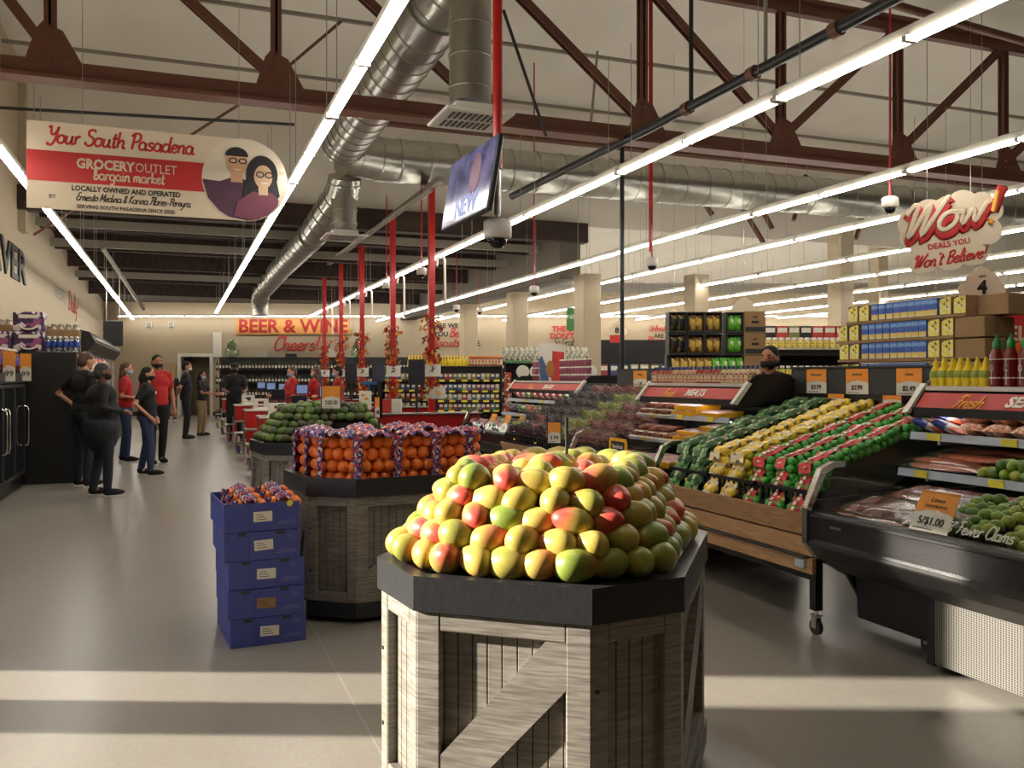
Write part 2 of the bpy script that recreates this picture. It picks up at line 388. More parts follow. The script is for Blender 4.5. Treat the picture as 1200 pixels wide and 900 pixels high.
struct('window_1', b, M_DARK)
BD = 33.0                                   # back wall, square to the viewer's heading
def bw(px, py): return PD(px, py, BD)
b = MB(); T = Matrix.Translation(CW(0, BD)) @ Matrix.Rotation(CAMROT, 4, 'Z'); b.T = T
dx0 = (212-600)/FOC*BD; dx1 = (246-600)/FOC*BD; dz = EYE+(HY-418)/FOC*BD
for x0, x1, z0, z1 in ((-18, dx0, 0, 4.6), (dx0, dx1, dz, 4.6), (dx1, 32, 0, 4.6)): b.box(x0, x1, 0, .25, z0, z1)
b.box(dx0-.3, dx1+.3, 1.6, 1.7, 0, 3)
b.box(dx0-.3, dx0-.2, .25, 1.7, 0, 3); b.box(dx1+.2, dx1+.3, .25, 1.7, 0, 3); b.box(dx0-.3, dx1+.3, .25, 1.7, 3, 3.1)
struct('wall_back', b, M_WALL)
b = MB(); b.T = T; b.box(dx0-.12, dx0, -.03, .26, 0, dz+.12); b.box(dx1, dx1+.12, -.03, .26, 0, dz+.12); b.box(dx0, dx1, -.03, .26, dz, dz+.12); struct('door_1', b, M_WHITE)
b = MB(); b.T = T; b.box(-18, dx0-.12, -.02, 0, 0, .15); b.box(dx1+.12, 32, -.02, 0, 0, .15); struct('baseboard_back', b, M_BLACK)
b = MB(); b.box(XL, XL+.02, y_b1, 38, 0, .15); struct('baseboard_left', b, M_BLACK)
b = MB(); b.box(-4, 34, -6.2, -6, 0, 7.2); struct('wall_front', b, M_WALL)
b = MB(); b.box(33, 33.2, -6, 46, 0, 7.2); struct('wall_right', b, M_WALL)
b = MB(); b.box(-4, 34, -6.2, 17.6, 7.0, 7.2); b.box(8.3, 34, 17.6, 42, 5.0, 5.2); struct('ceiling', b, [M_CEIL])
b = MB()                                    # dark timber roof over the rear, falling towards the back wall
b.add([(-3, 17.6, 4.8), (8.3, 17.6, 4.8), (8.3, 40, 3.95), (-3, 40, 4.2), (-3, 17.6, 5.05), (8.3, 17.6, 5.05), (8.3, 40, 4.2), (-3, 40, 4.45)], [(0, 3, 2, 1), (4, 5, 6, 7), (0, 1, 5, 4), (2, 3, 7, 6)])
struct('ceiling_rear', b, M_DECK)['label'] = 'dark timber roof deck over the rear of the store'
b = MB(); b.box(-2.6, 34, 17.5, 17.62, 4.76, 7.05); struct('wall_fascia', b, M_CEIL)
b = MB(); b.box(-2.6, 8.3, 17.2, 17.5, 4.36, 4.78); struct('trim_1', b, M_DECK)
b = MB(); b.box(7.8, 8.3, 17.6, 33, 3.6, 5.2); struct('trim_2', b, M_CONC)

def beam(name, label, cat, p, q, w, h, m, group=None):
    p = Vector(p); q = Vector(q); d = q-p; b = MB(); l = d.length
    b.box(-w/2, w/2, 0, l, -h/2, h/2)
    o = b.build(name, m); o.location = p; o.rotation_euler = d.to_track_quat('Y', 'Z').to_euler(); tag(o, label, cat, group); return o
for i, (y, z) in enumerate(((19.5, 4.60), (21.8, 4.50), (24.2, 4.40), (26.8, 4.32), (29.6, 4.2))):
    beam('roof_joist', f'dark timber roof joist under the rear roof, {nth(i)} from the fascia', 'joist', (-2.55, y, z), (7.8, y, z-.04), .16, .4, M_DECK, 'rear roof joists')
for i, (y, z) in enumerate(((18.6, 4.38), (20.6, 4.28), (25.4, 4.15))):
    beam('pale_beam', f'pale painted beam hung below the dark roof, {nth(i)} from the fascia', 'beam', (-2.5, y, z), (7.7, y, z), .08, .16, M_PALE, 'pale cross beams')

# square columns
cb = [(8.04, 24.8, 3.6, 'third and rearmost'), (8.04, 20.8, 3.6, 'middle'), (8.04, 16.7, 3.6, 'widest')]
for (x, y, zt, t) in cb:
    b = MB(); b.box(-.21, .21, -.21, .21, 0, zt, c=.015); o = b.build('support_column', M_WALL, None, (x, y, 0), .1)
    tag(o, f'square cream column under the grey beam, {t} of the three', 'column', 'columns under the grey beam')
for (px, w_, d, zt, t) in ((816, .4, 19.8, 3.75, 'square cream column behind the stacked chip cartons'), (985, .42, 20.6, 5.0, 'tall square cream column behind the jar shelf'), (1029, .36, 23.4, 5.0, 'cream column behind the blue carton stack')):
    P = CW((px-600)/FOC*d, d); b = MB(); b.box(-w_/2, w_/2, -w_/2, w_/2, 0, zt, c=.015); tag(b.build('support_column', M_WALL, None, P, .1), t, 'column')

# ------------------------------------------------------------------ roof truss
YT = 9.9
tr = thing('roof_truss', 'riveted brown steel roof truss spanning the store', 'truss', (0, YT, 4.5))
posts = [-3.4, -1.2, 1.0, 3.3, 5.54, 7.68, 9.73, 11.8, 14.0, 16.1, 18.3]
b = MB(); b.box(-2.58, 24, -.13, .13, -.08, -.04); b.box(-2.58, 24, -.06, -.04, -.04, .12); b.box(-2.58, 24, .04, .06, -.04, .12); b.box(-2.58, 24, -.03, .03, -.04, .06); b.build('bottom_chord', M_RUST, tr)
b = MB(); b.box(-2.58, 24, -.13, .13, 2.08, 2.12); b.box(-2.58, 24, -.06, .06, 1.92, 2.08); b.build('top_chord', M_RUST, tr)
for x in posts[1:]:
    b = MB(); b.box(x-.055, x+.055, -.05, -.035, .05, 2.0); b.box(x-.055, x+.055, .035, .05, .05, 2.0); b.box(x-.012, x+.012, -.05, .05, .05, 2.0); b.build('post', M_RUST, tr)
    b = MB(); b.prism([(x-.22, .1), (x+.3, .1), (x+.12, .42), (x-.06, .5), (x-.12, .42)], -.065, -.05, 'y')
    for k in range(5): b.ell((x-.16+k*.1, -.07, .15), .016, 6, 4)
    for k in range(3): b.ell((x-.03, -.07, .25+k*.08), .016, 6, 4)
    b.build('gusset_plate', M_RUST, tr)
for i in range(len(posts)-1):
    x0, x1 = posts[i], posts[i+1]
    if i == 0: x0 = -2.55
    up = x0 > 7
    p, q = ((x0, 0, .2), (x1, 0, 2.0)) if up else ((x0, 0, 2.0), (x1, 0, .2))
    b = MB(); d = Vector(q)-Vector(p); b.T = Matrix.Translation(p) @ d.to_track_quat('X', 'Z').to_matrix().to_4x4()
    b.box(0, d.length, -.05, -.03, -.05, .05); b.box(0, d.length, .03, .05, -.05, .05); b.box(0, d.length, -.03, .03, -.012, .012); b.build('diagonal', M_RUST, tr)
beam('roof_truss_beam', 'second brown steel beam high under the white ceiling at the far side', 'beam', (3, 16.4, 6.4), (24, 16.4, 6.4), .2, .35, M_RUST)
for i, y in enumerate((3.0, 5.6, 12.6, 15.2)):
    beam('ceiling_purlin', f'thin dark conduit across the white ceiling, {nth(i)} from the entrance', 'conduit', (-2.5, y, 6.55), (24, y, 6.55), .05, .05, M_PALE, 'ceiling conduits')

# ------------------------------------------------------------------ ducts
def ribbed(name, pts, r, parent, step=.35, n=20):
    b = MB(); b.tube(pts, r, n)
    for i in range(len(pts)-1):
        p, q = Vector(pts[i]), Vector(pts[i+1]); d = (q-p); L = d.length; k = int(L/step)
        for j in range(k+1):
            c = p+d*((j+.5)/(k+1)); dn = d.normalized(); b.tube([c-dn*.012, c+dn*.012], r+.012, n)
    return b.build(name, M_DUCT, parent)
def diffuser(root, x, y, z, s=.31):
    b = MB(); b.box(x-s, x+s, y-s, y+s, z-.03, z, c=.01); b.box(x-s*.6, x+s*.6, y-s*.6, y+s*.6, z, z+.08); g = b.build('diffuser', M_WHITE, root)
    b = MB()
    for k in range(9): b.box(x-s*.72+k*.05, x-s*.72+k*.05+.025, y-s*.7, y-.03, z-.034, z-.03)
    for k in range(9): b.box(x-s*.72+k*.05, x-s*.72+k*.05+.025, y+.03, y+s*.7, z-.034, z-.03)
    b.build('grille', M_DARK, g)
d1 = thing('air_duct', 'large silver spiral duct running from the entrance over the oranges', 'duct', (2.4, 7.35, 5.15))
ribbed('duct_run', [(0.15, -2.2, .1), (.1, -.6, .05), (0, 1.0, 0), (0, 6.0, -.06), (0, 6.35, -.08)], .34, d1)
ribbed('drop', [(0, 0, -.2), (0, 0, -1.3)], .185, d1, .3)
b = MB(); b.tube([(0, -.25, 0), (0, .25, 0)], .37, 20); b.build('collar', M_STEEL, d1); b = MB(); b.tube([(0, .9, 0), (0, 1.3, 0)], .375, 20); b.build('collar', M_STEEL, d1)
diffuser(d1, 0, 0, -1.42)
d2 = thing('air_duct', 'long silver spiral duct running across the store behind the truss', 'duct', (2.85, 14.2, 5.0))
ribbed('duct_run', [(-.4, -.25, 0), (.3, 0, 0), (9, 0, .05), (21, 0, .1)], .36, d2, .5)
d3 = thing('air_duct', 'narrower silver duct running back under the dark timber roof', 'duct', (2.43, 17.0, 4.2))
ribbed('duct_run', [(0, .3, 0), (0, 6, 0), (0, 11.5, -.1), (0, 12, -.35), (0, 12, -.8)], .27, d3, .6)
ribbed('drop', [(.1, -2.6, .3), (.1, -2.6, -.35)], .21, d3, .3)
ribbed('neck', [(.1, -2.7, .5), (.1, -2.6, .3), (0, 0, 0)], .27, d3, .6)
diffuser(d3, .1, -2.6, -.45, .34)

# ------------------------------------------------------------------ pipes, rods and cables under the roof
def pipe(name, label, cat, pts, r, m, group=None, n=8):
    b = MB(); b.tube(pts, r, n); return tag(b.build(name, m), label, cat, group)
pp = thing('sprinkler_pipe', 'thick black sprinkler pipe slanting under the white ceiling', 'pipe')
p0 = PD(1060, -8, 7.2); p1 = PD(762, 150, 10.6); p2 = PD(600, 230, 13.6)
b = MB(); b.tube([p0, p1, p2], .055, 10); b.build('pipe_run', M_BLACK, pp)
for t in (.2, .5, .8): b = MB(); c = p0.lerp(p1, t); b.tube([c-(p1-p0).normalized()*.05, c+(p1-p0).normalized()*.05], .075, 10); b.build('coupling', M_RUST, pp)
b = MB(); c = p0.lerp(p1, .78); b.tube([c, (c.x, c.y, 7.0)], .025, 8); b.build('hanger', M_BLACK, pp)
b = MB(); c = p0.lerp(p1, .45); b.tube([c, (c.x, c.y, 7.0)], .02, 8); b.build('hanger', M_PALE, pp)
pole = PD(729, 165, 11.4); pole2 = PD(742, 428, 9.6)
pipe('conduit_pole', 'thin black post dropping from the truss beside the price boards', 'pole', [(pole.x, pole.y, 4.55), (pole.x, pole.y, 0)], .03, M_BLACK)
for i, (px, y0, y1, d) in enumerate(((590, 12, 160, 10.5), (700, 60, 150, 12.5), (762, 90, 295, 11.5))):
    a = PD(px, y0, d); e = PD(px+(-8 if i else 50), y1, d)
    if i == 2: a.z = 6.99; e.x, e.y = a.x, a.y
    pipe('brace_rod', ('slanting dark tie rod behind the truss', 'short pale hanger rod above the spiral duct', 'thin red sprinkler drop behind the truss')[i], 'rod', [a, e], .02, (M_DARK, M_PALE, M_RED)[i])
pipe('ceiling_pipe', 'pale pipe slanting beneath the dark rear roof over the checkouts', 'pipe', [PD(395, 300, 15.6), PD(505, 222, 12.2)], .035, M_PALE)
pipe('ceiling_pipe', 'long pale pipe running back under the rear roof above the left aisle', 'pipe', [PD(120, 290, 18.5), PD(168, 362, 27)], .05, M_PALE)
pipe('ceiling_pipe', 'thin brown pipe along the right side of the near ceiling', 'pipe', [PD(1010, -5, 8), PD(1205, 50, 9)], .04, M_RUST)
pipe('fire_pipe', 'black and grey pipe crossing above the hanging owners sign', 'pipe', [PD(-5, 126, 11.5), PD(135, 134, 11.7), PD(345, 146, 12.2)], .022, M_DARK)
pipe('brace_rod', 'thin brown brace rod crossing behind the hanging owners sign', 'rod', [PD(40, 275, 13), PD(300, 110, 12), PD(400, 25, 11.5)], .02, M_RUST)
for i, (px, py, d, l) in enumerate(((905, 268, 20, 1.0), (930, 258, 20, 1.1), (895, 285, 20, .9), (1003, 280, 21, .9), (700, 262, 22, 1.5), (650, 300, 24, .9), (835, 252, 19, .8))):
    a = PD(px, py, d); pipe('roof_brace', f'dark slanting roof brace beyond the long duct, {nth(i)} of seven', 'brace', [a, a+Vector((.5*(1 if i % 2 else -1), .2, l))], .06, M_RUST, 'far roof braces', 4)

# ------------------------------------------------------------------ fluorescent battens: housing, four tubes, hanger chains
M_TUBE = mat('lit_tube', S(255, 250, 238), emis=((1.0, 0.95, 0.86, 1), TUBE))
M_HOUS = mat('lamp_housing', S(170, 164, 150), 0.5)
LZ = 3.5
def make_batten():
    t = thing('ceiling_light', 'fluorescent batten', 'light')
    b = MB(); b.prism([(-.028, .0), (.028, .0), (.03, .06), (-.03, .06)], -1.24, 1.24, 'y'); hs = b.build('housing', M_HOUS, t); P = [hs]
    for x in (-.031, .031):
        for y0 in (-1.225, .01):
            b = MB(); b.tube([(x, y0, -.016), (x, y0+1.19, -.016)], .0125, 6); P.append(b.build('tube', M_TUBE, t))
    for y in (-1.22, 0, 1.22):
        b = MB(); b.box(-.048, .048, y-.018, y+.018, -.032, .001); P.append(b.build('socket', M_WHITE, t))
    for y in (-1.0, 1.0):
        b = MB(); b.tube([(0, y, .06), (0, y, 1.2)], .004, 4, smooth=False); P.append(b.build('hanger', M_STEEL, t))
    return Proto(t, P)
batten = make_batten()
rows = [(-1.49, 5.0, 12, 'the row along the left wall coolers'), (1.12, 3.2, 11, 'the row over the checkout aisle'), (4.12, 4.1, 11, 'the row over the mango and citrus stands'),
        (6.75, 5.5, 11, 'the row behind the red pole cameras'), (8.6, 7.0, 10, 'the row over the carton stacks'), (10.9, 8.5, 9, 'the row beyond the tall column'),
        (13.0, 10, 8, 'the fourth row from the far side'), (15.2, 11.5, 7, 'the third row from the far side'), (17.4, 13, 6, 'the second row from the far side'), (19.4, 14, 5, 'the outermost row at the far side')]
for (x, y0, n, t) in rows:
    for k in range(n): batten.put(f'lit fluorescent batten, {nth(k)} from the entrance in {t}', (x, y0+2.48*k, LZ), 0, 'fluorescent battens')
P = bw(272, 372)
for k in range(14):
    q = bw(145+k*78+39, 371.5)-CW(0, .5); batten.put(f'lit fluorescent batten on the back wall, {nth(k)} from the corner', q, CAMROT+PI/2, 'back wall battens')
# ------------------------------------------------------------------ octagonal produce bins
M_LAM = mat('grey_wood_laminate', S(150, 144, 134), 0.5, noise=(3, S(112, 106, 97)), bump=(30, 0.06), stretch=(3, 3, 44))
M_LAM2 = mat('grey_wood_planks', S(140, 134, 124), 0.55, noise=(3, S(106, 100, 91)), stretch=(3, 3, 44))
M_RIM = mat('dark_bin_rim', S(44, 44, 46), 0.35, noise=(25, 0.2), bump=(60, 0.05))
BA, BB, BC = .54, .80, .32
def octagon(inset=0.0):
    """corners of the bin outline, counted from the left of the front face"""
    q = BC*math.sqrt(.5); W = BA/2+q; D = BB/2+q
    lines = []; base = [(-BA/2, -D), (BA/2, -D), (W, -BB/2), (W, BB/2), (BA/2, D), (-BA/2, D), (-W, BB/2), (-W, -BB/2)]
    out = []
    for i in range(8):
        p = Vector(base[i]); q1 = Vector(base[(i+1) % 8]); e = (q1-p).normalized(); n = Vector((-e.y, e.x)); lines.append((p+n*inset, e))
    for i in range(8):
        (p, e), (p2, e2) = lines[i-1], lines[i]
        cr = e.x*e2.y-e.y*e2.x; t = ((p2.x-p.x)*e2.y-(p2.y-p.y)*e2.x)/cr; out.append(p+e*t)
    return out
def make_bin(label, loc, rotz):
    t = thing('produce_bin', label, 'display bin', loc, rotz, None)
    b = MB(); b.prism([tuple(p) for p in octagon(.05)], .12, .74, 'z'); core = b.build('body', M_LAM2, t)
    b = MB(); o0 = octagon(-.012); o1 = octagon(.035); n = 8
    vs = [(p.x, p.y, z) for z in (.745, .85) for p in o0]+[(p.x, p.y, z) for z in (.745, .85) for p in o1]
    fs = []
    for i in range(8):
        j = (i+1) % 8; fs += [(i, j, 8+j, 8+i), (16+j, 16+i, 24+i, 24+j), (8+i, 8+j, 24+j, 24+i), (j, i, 16+i, 16+j)]
    b.add(vs, fs); b.build('rim', M_RIM, t)
    b = MB(); b.prism([tuple(p) for p in octagon(.035)], .74, .80, 'z'); b.build('bed', M_BLACK, t)
    b = MB(); b.prism([tuple(p) for p in octagon(-.008)], .035, .12, 'z'); b.build('plinth', M_RIM, t)
    for k in (0, 2, 4, 6):
        p, q = octagon(.05)[k], octagon(.05)[(k+1) % 8]; m = (p+q)/2; e = (q-p).normalized(); b = MB()
        b.T = Matrix.Translation((m.x, m.y, 0)) @ Matrix.Rotation(math.atan2(e.y, e.x), 4, 'Z'); b.box(-.1, .1, .0, .1, 0, .05); b.build('foot', M_BLACK, t)
    oc = octagon(0)
    for i in range(8):
        p, q = oc[i], oc[(i+1) % 8]; wd = (q-p).length; ang = math.atan2((q-p).y, (q-p).x)
        M = Matrix.Translation((p.x, p.y, 0)) @ Matrix.Rotation(ang, 4, 'Z')
        f = MB(); f.T = M; st = .075 if i % 2 == 0 else .06; z0, z1 = .12, .745; rail = .06
        f.box(0, st, 0, .05, z0, z1, c=.004); f.box(wd-st, wd, 0, .05, z0, z1, c=.004); f.box(st, wd-st, .001, .05, z1-rail, z1, c=.004); f.box(st, wd-st, .001, .05, z0, z0+rail, c=.004)
        if i % 2 == 0:
            a0, a1, c0, c1 = st, wd-st, z0+rail, z1-rail; bw_ = .11
            f.prism([(a0, c0), (a0+bw_*.5, c0), (a1, c1-bw_*1.25), (a1, c1), (a1-bw_*.55, c1), (a0, c0+bw_*1.2)], .002, .05, 'y')
        fr = f.build('frame', M_LAM, t)
        g = MB(); g.T = M; x = st; pw = .047
        while x < wd-st-.005:
            g.box(x+.0015, min(x+pw, wd-st)-.0015, .032, .052, z0+rail, z1-rail, c=.002); x += pw
        g.build('planks', M_LAM2, t)
        if i % 2:
            h = MB(); h.T = M
            for z in (.3, .55): h.tube([(.02, -.003, z), (.02, .01, z)], .007, 8)
            h.build('screw', M_BLACK, fr)
    return t
def place_bin(label, F, phi):
    """F: front right corner as (right, ahead) of the viewer; phi: angle of the front face"""
    u = Vector((math.cos(phi), math.sin(phi))); v = Vector((-u.y, u.x)); c = Vector(F)-u*BA/2+v*(BB/2+BC*math.sqrt(.5))
    return make_bin(label, CW(c.x, c.y), phi-YAW), CW(c.x, c.y), phi-YAW
R = math.radians
bin1, c1, r1 = place_bin('large weathered-wood octagonal bin in front, heaped with mangoes', (.226, 2.502), R(-17.3))
bin2, c2, r2 = place_bin('weathered-wood octagonal bin holding bags of oranges behind the blue boxes', (-1.22, 5.24), R(-62))
bin3, c3, r3 = place_bin('wood octagonal bin heaped with avocados by the checkout lanes', (-2.28, 8.05), R(-62))

# ------------------------------------------------------------------ fruit
def fruit_mat(name, a, b_, red):
    m = bpy.data.materials.new(name); m.use_nodes = True; nt = m.node_tree; N = nt.nodes; L = nt.links; p = N['Principled BSDF']
    p.inputs['Roughness'].default_value = .38; p.inputs['Subsurface Weight'].default_value = 0.05; p.inputs['Subsurface Radius'].default_value = (.02, .01, .005)
    oi = N.new('ShaderNodeObjectInfo'); se = N.new('ShaderNodeSeparateColor'); L.new(oi.outputs['Color'], se.inputs[0])
    tc = N.new('ShaderNodeTexCoord'); nz = N.new('ShaderNodeTexNoise'); nz.noise_dimensions = '4D'; nz.inputs['Scale'].default_value = 9; nz.inputs['Detail'].default_value = 3
    L.new(tc.outputs['Object'], nz.inputs['Vector'])
    wv = N.new('ShaderNodeMath'); wv.operation = 'MULTIPLY'; wv.inputs[1].default_value = 50; L.new(oi.outputs['Random'], wv.inputs[0]); L.new(wv.outputs[0], nz.inputs['W'])
    m1 = N.new('ShaderNodeMix'); m1.data_type = 'RGBA'; m1.inputs[6].default_value = a; m1.inputs[7].default_value = b_
    ad = N.new('ShaderNodeMath'); ad.operation = 'ADD'; L.new(nz.outputs['Fac'], ad.inputs[0]); L.new(se.outputs[1], ad.inputs[1])
    mr = N.new('ShaderNodeMapRange'); mr.inputs[1].default_value = .55; mr.inputs[2].default_value = 1.3; L.new(ad.outputs[0], mr.inputs[0]); L.new(mr.outputs[0], m1.inputs[0])
    sp = N.new('ShaderNodeSeparateXYZ'); L.new(tc.outputs['Object'], sp.inputs[0])
    gx = N.new('ShaderNodeMath'); gx.operation = 'MULTIPLY'; gx.inputs[1].default_value = 9.0; L.new(sp.outputs[0], gx.inputs[0])
    g1 = N.new('ShaderNodeMath'); g1.operation = 'ADD'; L.new(gx.outputs[0], g1.inputs[0]); L.new(nz.outputs['Fac'], g1.inputs[1])
    g2 = N.new('ShaderNodeMath'); g2.operation = 'ADD'; L.new(g1.outputs[0], g2.inputs[0]); L.new(se.outputs[0], g2.inputs[1])
    mr2 = N.new('ShaderNodeMapRange'); mr2.interpolation_type = 'SMOOTHSTEP'; mr2.inputs[1].default_value = .85; mr2.inputs[2].default_value = 1.55; L.new(g2.outputs[0], mr2.inputs[0])
    m2 = N.new('ShaderNodeMix'); m2.data_type = 'RGBA'; L.new(mr2.outputs[0], m2.inputs[0]); L.new(m1.outputs[2], m2.inputs[6]); m2.inputs[7].default_value = red
    n3 = N.new('ShaderNodeTexNoise'); n3.inputs['Scale'].default_value = 160; L.new(tc.outputs['Object'], n3.inputs['Vector'])
    m3 = N.new('ShaderNodeMix'); m3.data_type = 'RGBA'; m3.blend_type = 'SOFT_LIGHT'; m3.inputs[0].default_value = .35; L.new(m2.outputs[2], m3.inputs[6]); L.new(n3.outputs['Color'], m3.inputs[7])
    L.new(m3.outputs[2], p.inputs['Base Color']); return m
M_MANGO = fruit_mat('mango_skin', S(220, 184, 92), S(132, 150, 62), S(206, 80, 68))
M_ORANGE = mat('orange_peel', S(255, 148, 62), 0.42, noise=(6, S(252, 124, 46)), bump=(220, 0.25))
M_AVO = mat('avocado_skin', tint=True, rough=.42, noise=(30, 0.25), bump=(120, 0.4))
M_LIME = mat('lime_peel', tint=True, rough=.32, noise=(14, 0.18), bump=(160, 0.15))
b = MB(); b.ell((0, 0, 0), (.066, .048, .046), 22, 14, fn=lambda x, y, z: (x*(1+.06*y), y*(1-.12*x)+.10*x*x, z*(1-.13*x)))
MANGO = b.mesh('mango', M_MANGO)
b = MB(); b.lathe([(.001, 0), (.006, .001), (.006, .004), (.001, .006)], 6); MSTEM = b.mesh('stem_end', mat('stem_brown', S(84, 66, 38), .8))
b = MB(); b.ell((0, 0, 0), .039, 16, 10); ORANGE = b.mesh('orange', M_ORANGE)
b = MB(); b.ell((0, 0, 0), (.053, .038, .038), 14, 10, fn=lambda x, y, z: (x, y*(1-.22*x), z*(1-.22*x))); AVO = b.mesh('avocado', M_AVO)
b = MB(); b.ell((0, 0, 0), (.031, .027, .027), 14, 10, fn=lambda x, y, z: (x*(1.12 if abs(x) > .97 else 1), y, z)); LIME = b.mesh('lime', M_LIME)
b = MB(); b.ell((0, 0, 0), (.041, .033, .033), 14, 10, fn=lambda x, y, z: (x*(1.16 if abs(x) > .97 else 1), y, z)); LEMON = b.mesh('lemon', mat('lemon_peel', S(255, 218, 76), .35, noise=(12, .1), bump=(160, .2)))

def ring(inset, step, start=6, shift=0.0):
    """points along an inset octagon from the left back corner round the front: (point, outward angle)"""
    oc = octagon(inset); pts = []; acc = shift
    for k in range(8):
        i = (start+k) % 8; p, q = oc[i], oc[(i+1) % 8]; e = q-p; L = e.length; e = e.normalized(); out = math.atan2(-e.x, e.y)
        while acc < L: pts.append((p+e*acc, out)); acc += step
        acc -= L
    return pts
def heap(me, cname, cat, c, rot, layers, step, ins0, dins, z0, dz, what, where, colour, keep, size, group):
    M = Matrix.Translation(c) @ Matrix.Rotation(rot, 4, 'Z')
    for l in range(layers):
        for k, (p, out) in enumerate(ring(ins0+dins*l, step, 6, step*.5*(l % 2))):
            if not keep(p, l): continue
            zz = z0+dz*l+jit(.006); P = M @ Vector((p.x+jit(.006), p.y+jit(.006), zz))
            nm, colr = colour(p, l)
            o = obj(cname, me, None, P, (jit(.35), jit(.3), rot+out+(PI/2 if random.random() < .62 else 0)+jit(.5)+(PI if random.random() < .5 else 0)), colr)
            o.scale = [size*random.uniform(.92, 1.08)]*3
            tag(o, f'{nm} {cat}, {nth(k)} round the {nth(l)} layer of {where}', cat, group)
def mango_col(p, l):
    r = random.random()
    bias = .55 if p.x < -.05 else .35
    if r < bias*.55: return 'red-blushed', (random.uniform(.55, .85), random.uniform(0, .4), 0, 1)
    if r < .55+bias*.3: return 'yellow', (random.uniform(.15, .55), random.uniform(.1, .5), 0, 1)
    return 'green', (random.uniform(0, .25), random.uniform(.45, .9), 0, 1)
heap(MANGO, 'mango', 'mango', c1, r1, 5, .105, .066, .042, .896, .055, 'mango', 'the mango pile', mango_col, lambda p, l: p.y < .34 or l > 2, 1.05, 'mangoes in the front bin')
M1 = Matrix.Translation(c1) @ Matrix.Rotation(r1, 4, 'Z')
n = 0
oc = octagon(.36)
for iy in range(-3, 4):
    for ix in range(-2, 3):
        if abs(iy) > 2 and abs(ix) > 1: continue
        nm, colr = mango_col(Vector((ix*.1, 0)), 5)
        if iy > 0 and random.random() < .6: nm, colr = 'green', (.1, .7, 0, 1)
        o = obj('mango', MANGO, None, M1 @ Vector((ix*.112+jit(.012), iy*.108+(ix % 2)*.05, 1.14-.03*abs(iy)/3-.02*abs(ix)+jit(.01))), (jit(.4), jit(.4), random.uniform(0, 6)), colr)
        tag(o, f'{nm} mango, {nth(n)} of those lying on top of the mango pile', 'mango', 'mangoes in the front bin'); n += 1
b = MB()
for l in range(5): b.prism([tuple(p) for p in octagon(.135+.04*l)], .79, .85+.055*(l+1)-.03, 'z')
b.T = None; o = b.build('riser', M_BLACK, bin1)  # unseen stepped core, added in black so gaps between mangoes look shaded
b = MB(); b.tube([(.02, .1, 1.1), (.02, .1, 1.30)], .006, 8); b.build('sign_rod', M_BLACK, bin1)
# avocados
def avo_col(p, l): return random.choice((('dark green', S(66, 82, 40)), ('green', S(100, 124, 54)), ('mid green', S(82, 104, 46)), ('purplish green', S(78, 72, 48))))
heap(AVO, 'avocado', 'avocado', c3, r3, 5, .084, .065, .046, .888, .062, 'avocado', 'the avocado pile', avo_col, lambda p, l: (p.x < .25 or p.y < 0 or l > 2), 1.0, 'avocados in the rear bin')
M3 = Matrix.Translation(c3) @ Matrix.Rotation(r3, 4, 'Z'); n = 0
for iy in range(-4, 5):
    for ix in range(-2, 3):
        nm, colr = avo_col(None, 0)
        o = obj('avocado', AVO, None, M3 @ Vector((ix*.088+jit(.012), iy*.085+jit(.012), 1.19-.008*abs(iy)+jit(.01))), (jit(.4), jit(.4), random.uniform(0, 6)), colr); n += 1
        tag(o, f'{nm} avocado, {nth(n-1)} of those spread on top of the avocado pile', 'avocado', 'avocados in the rear bin')
b = MB()
for l in range(5): b.prism([tuple(p) for p in octagon(.115+.046*l)], .79, .86+.062*(l+1)-.03, 'z')
b.build('riser', M_BLACK, bin3)  # added black core inside the heap; its colour stands for shade between avocados

# ------------------------------------------------------------------ bags of oranges
def blotch(name, base, cols, scale):
    m = bpy.data.materials.new(name); m.use_nodes = True; nt = m.node_tree; N = nt.nodes; L = nt.links; p = N['Principled BSDF']; p.inputs['Roughness'].default_value = .35
    tc = N.new('ShaderNodeTexCoord'); vo = N.new('ShaderNodeTexVoronoi'); vo.inputs['Scale'].default_value = scale; L.new(tc.outputs['Object'], vo.inputs['Vector'])
    se = N.new('ShaderNodeSeparateColor'); L.new(vo.outputs['Color'], se.inputs[0]); cr = N.new('ShaderNodeValToRGB'); cr.color_ramp.interpolation = 'CONSTANT'
    cr.color_ramp.elements[0].color = base; cr.color_ramp.elements[1].position = .36; cr.color_ramp.elements[1].color = cols[0]
    for i, c in enumerate(cols[1:]):
        e = cr.color_ramp.elements.new(.36+.64*(i+1)/len(cols)); e.color = c
    L.new(se.outputs[0], cr.inputs[0]); L.new(cr.outputs[0], p.inputs['Base Color']); return m
M_WRAP = blotch('orange_bag_wrapper', S(62, 54, 128), [S(70, 60, 150), S(222, 212, 200), S(238, 110, 44), S(196, 66, 50), S(36, 32, 84)], 75)
M_NETR = mat('red_net', S(190, 40, 24), .5)
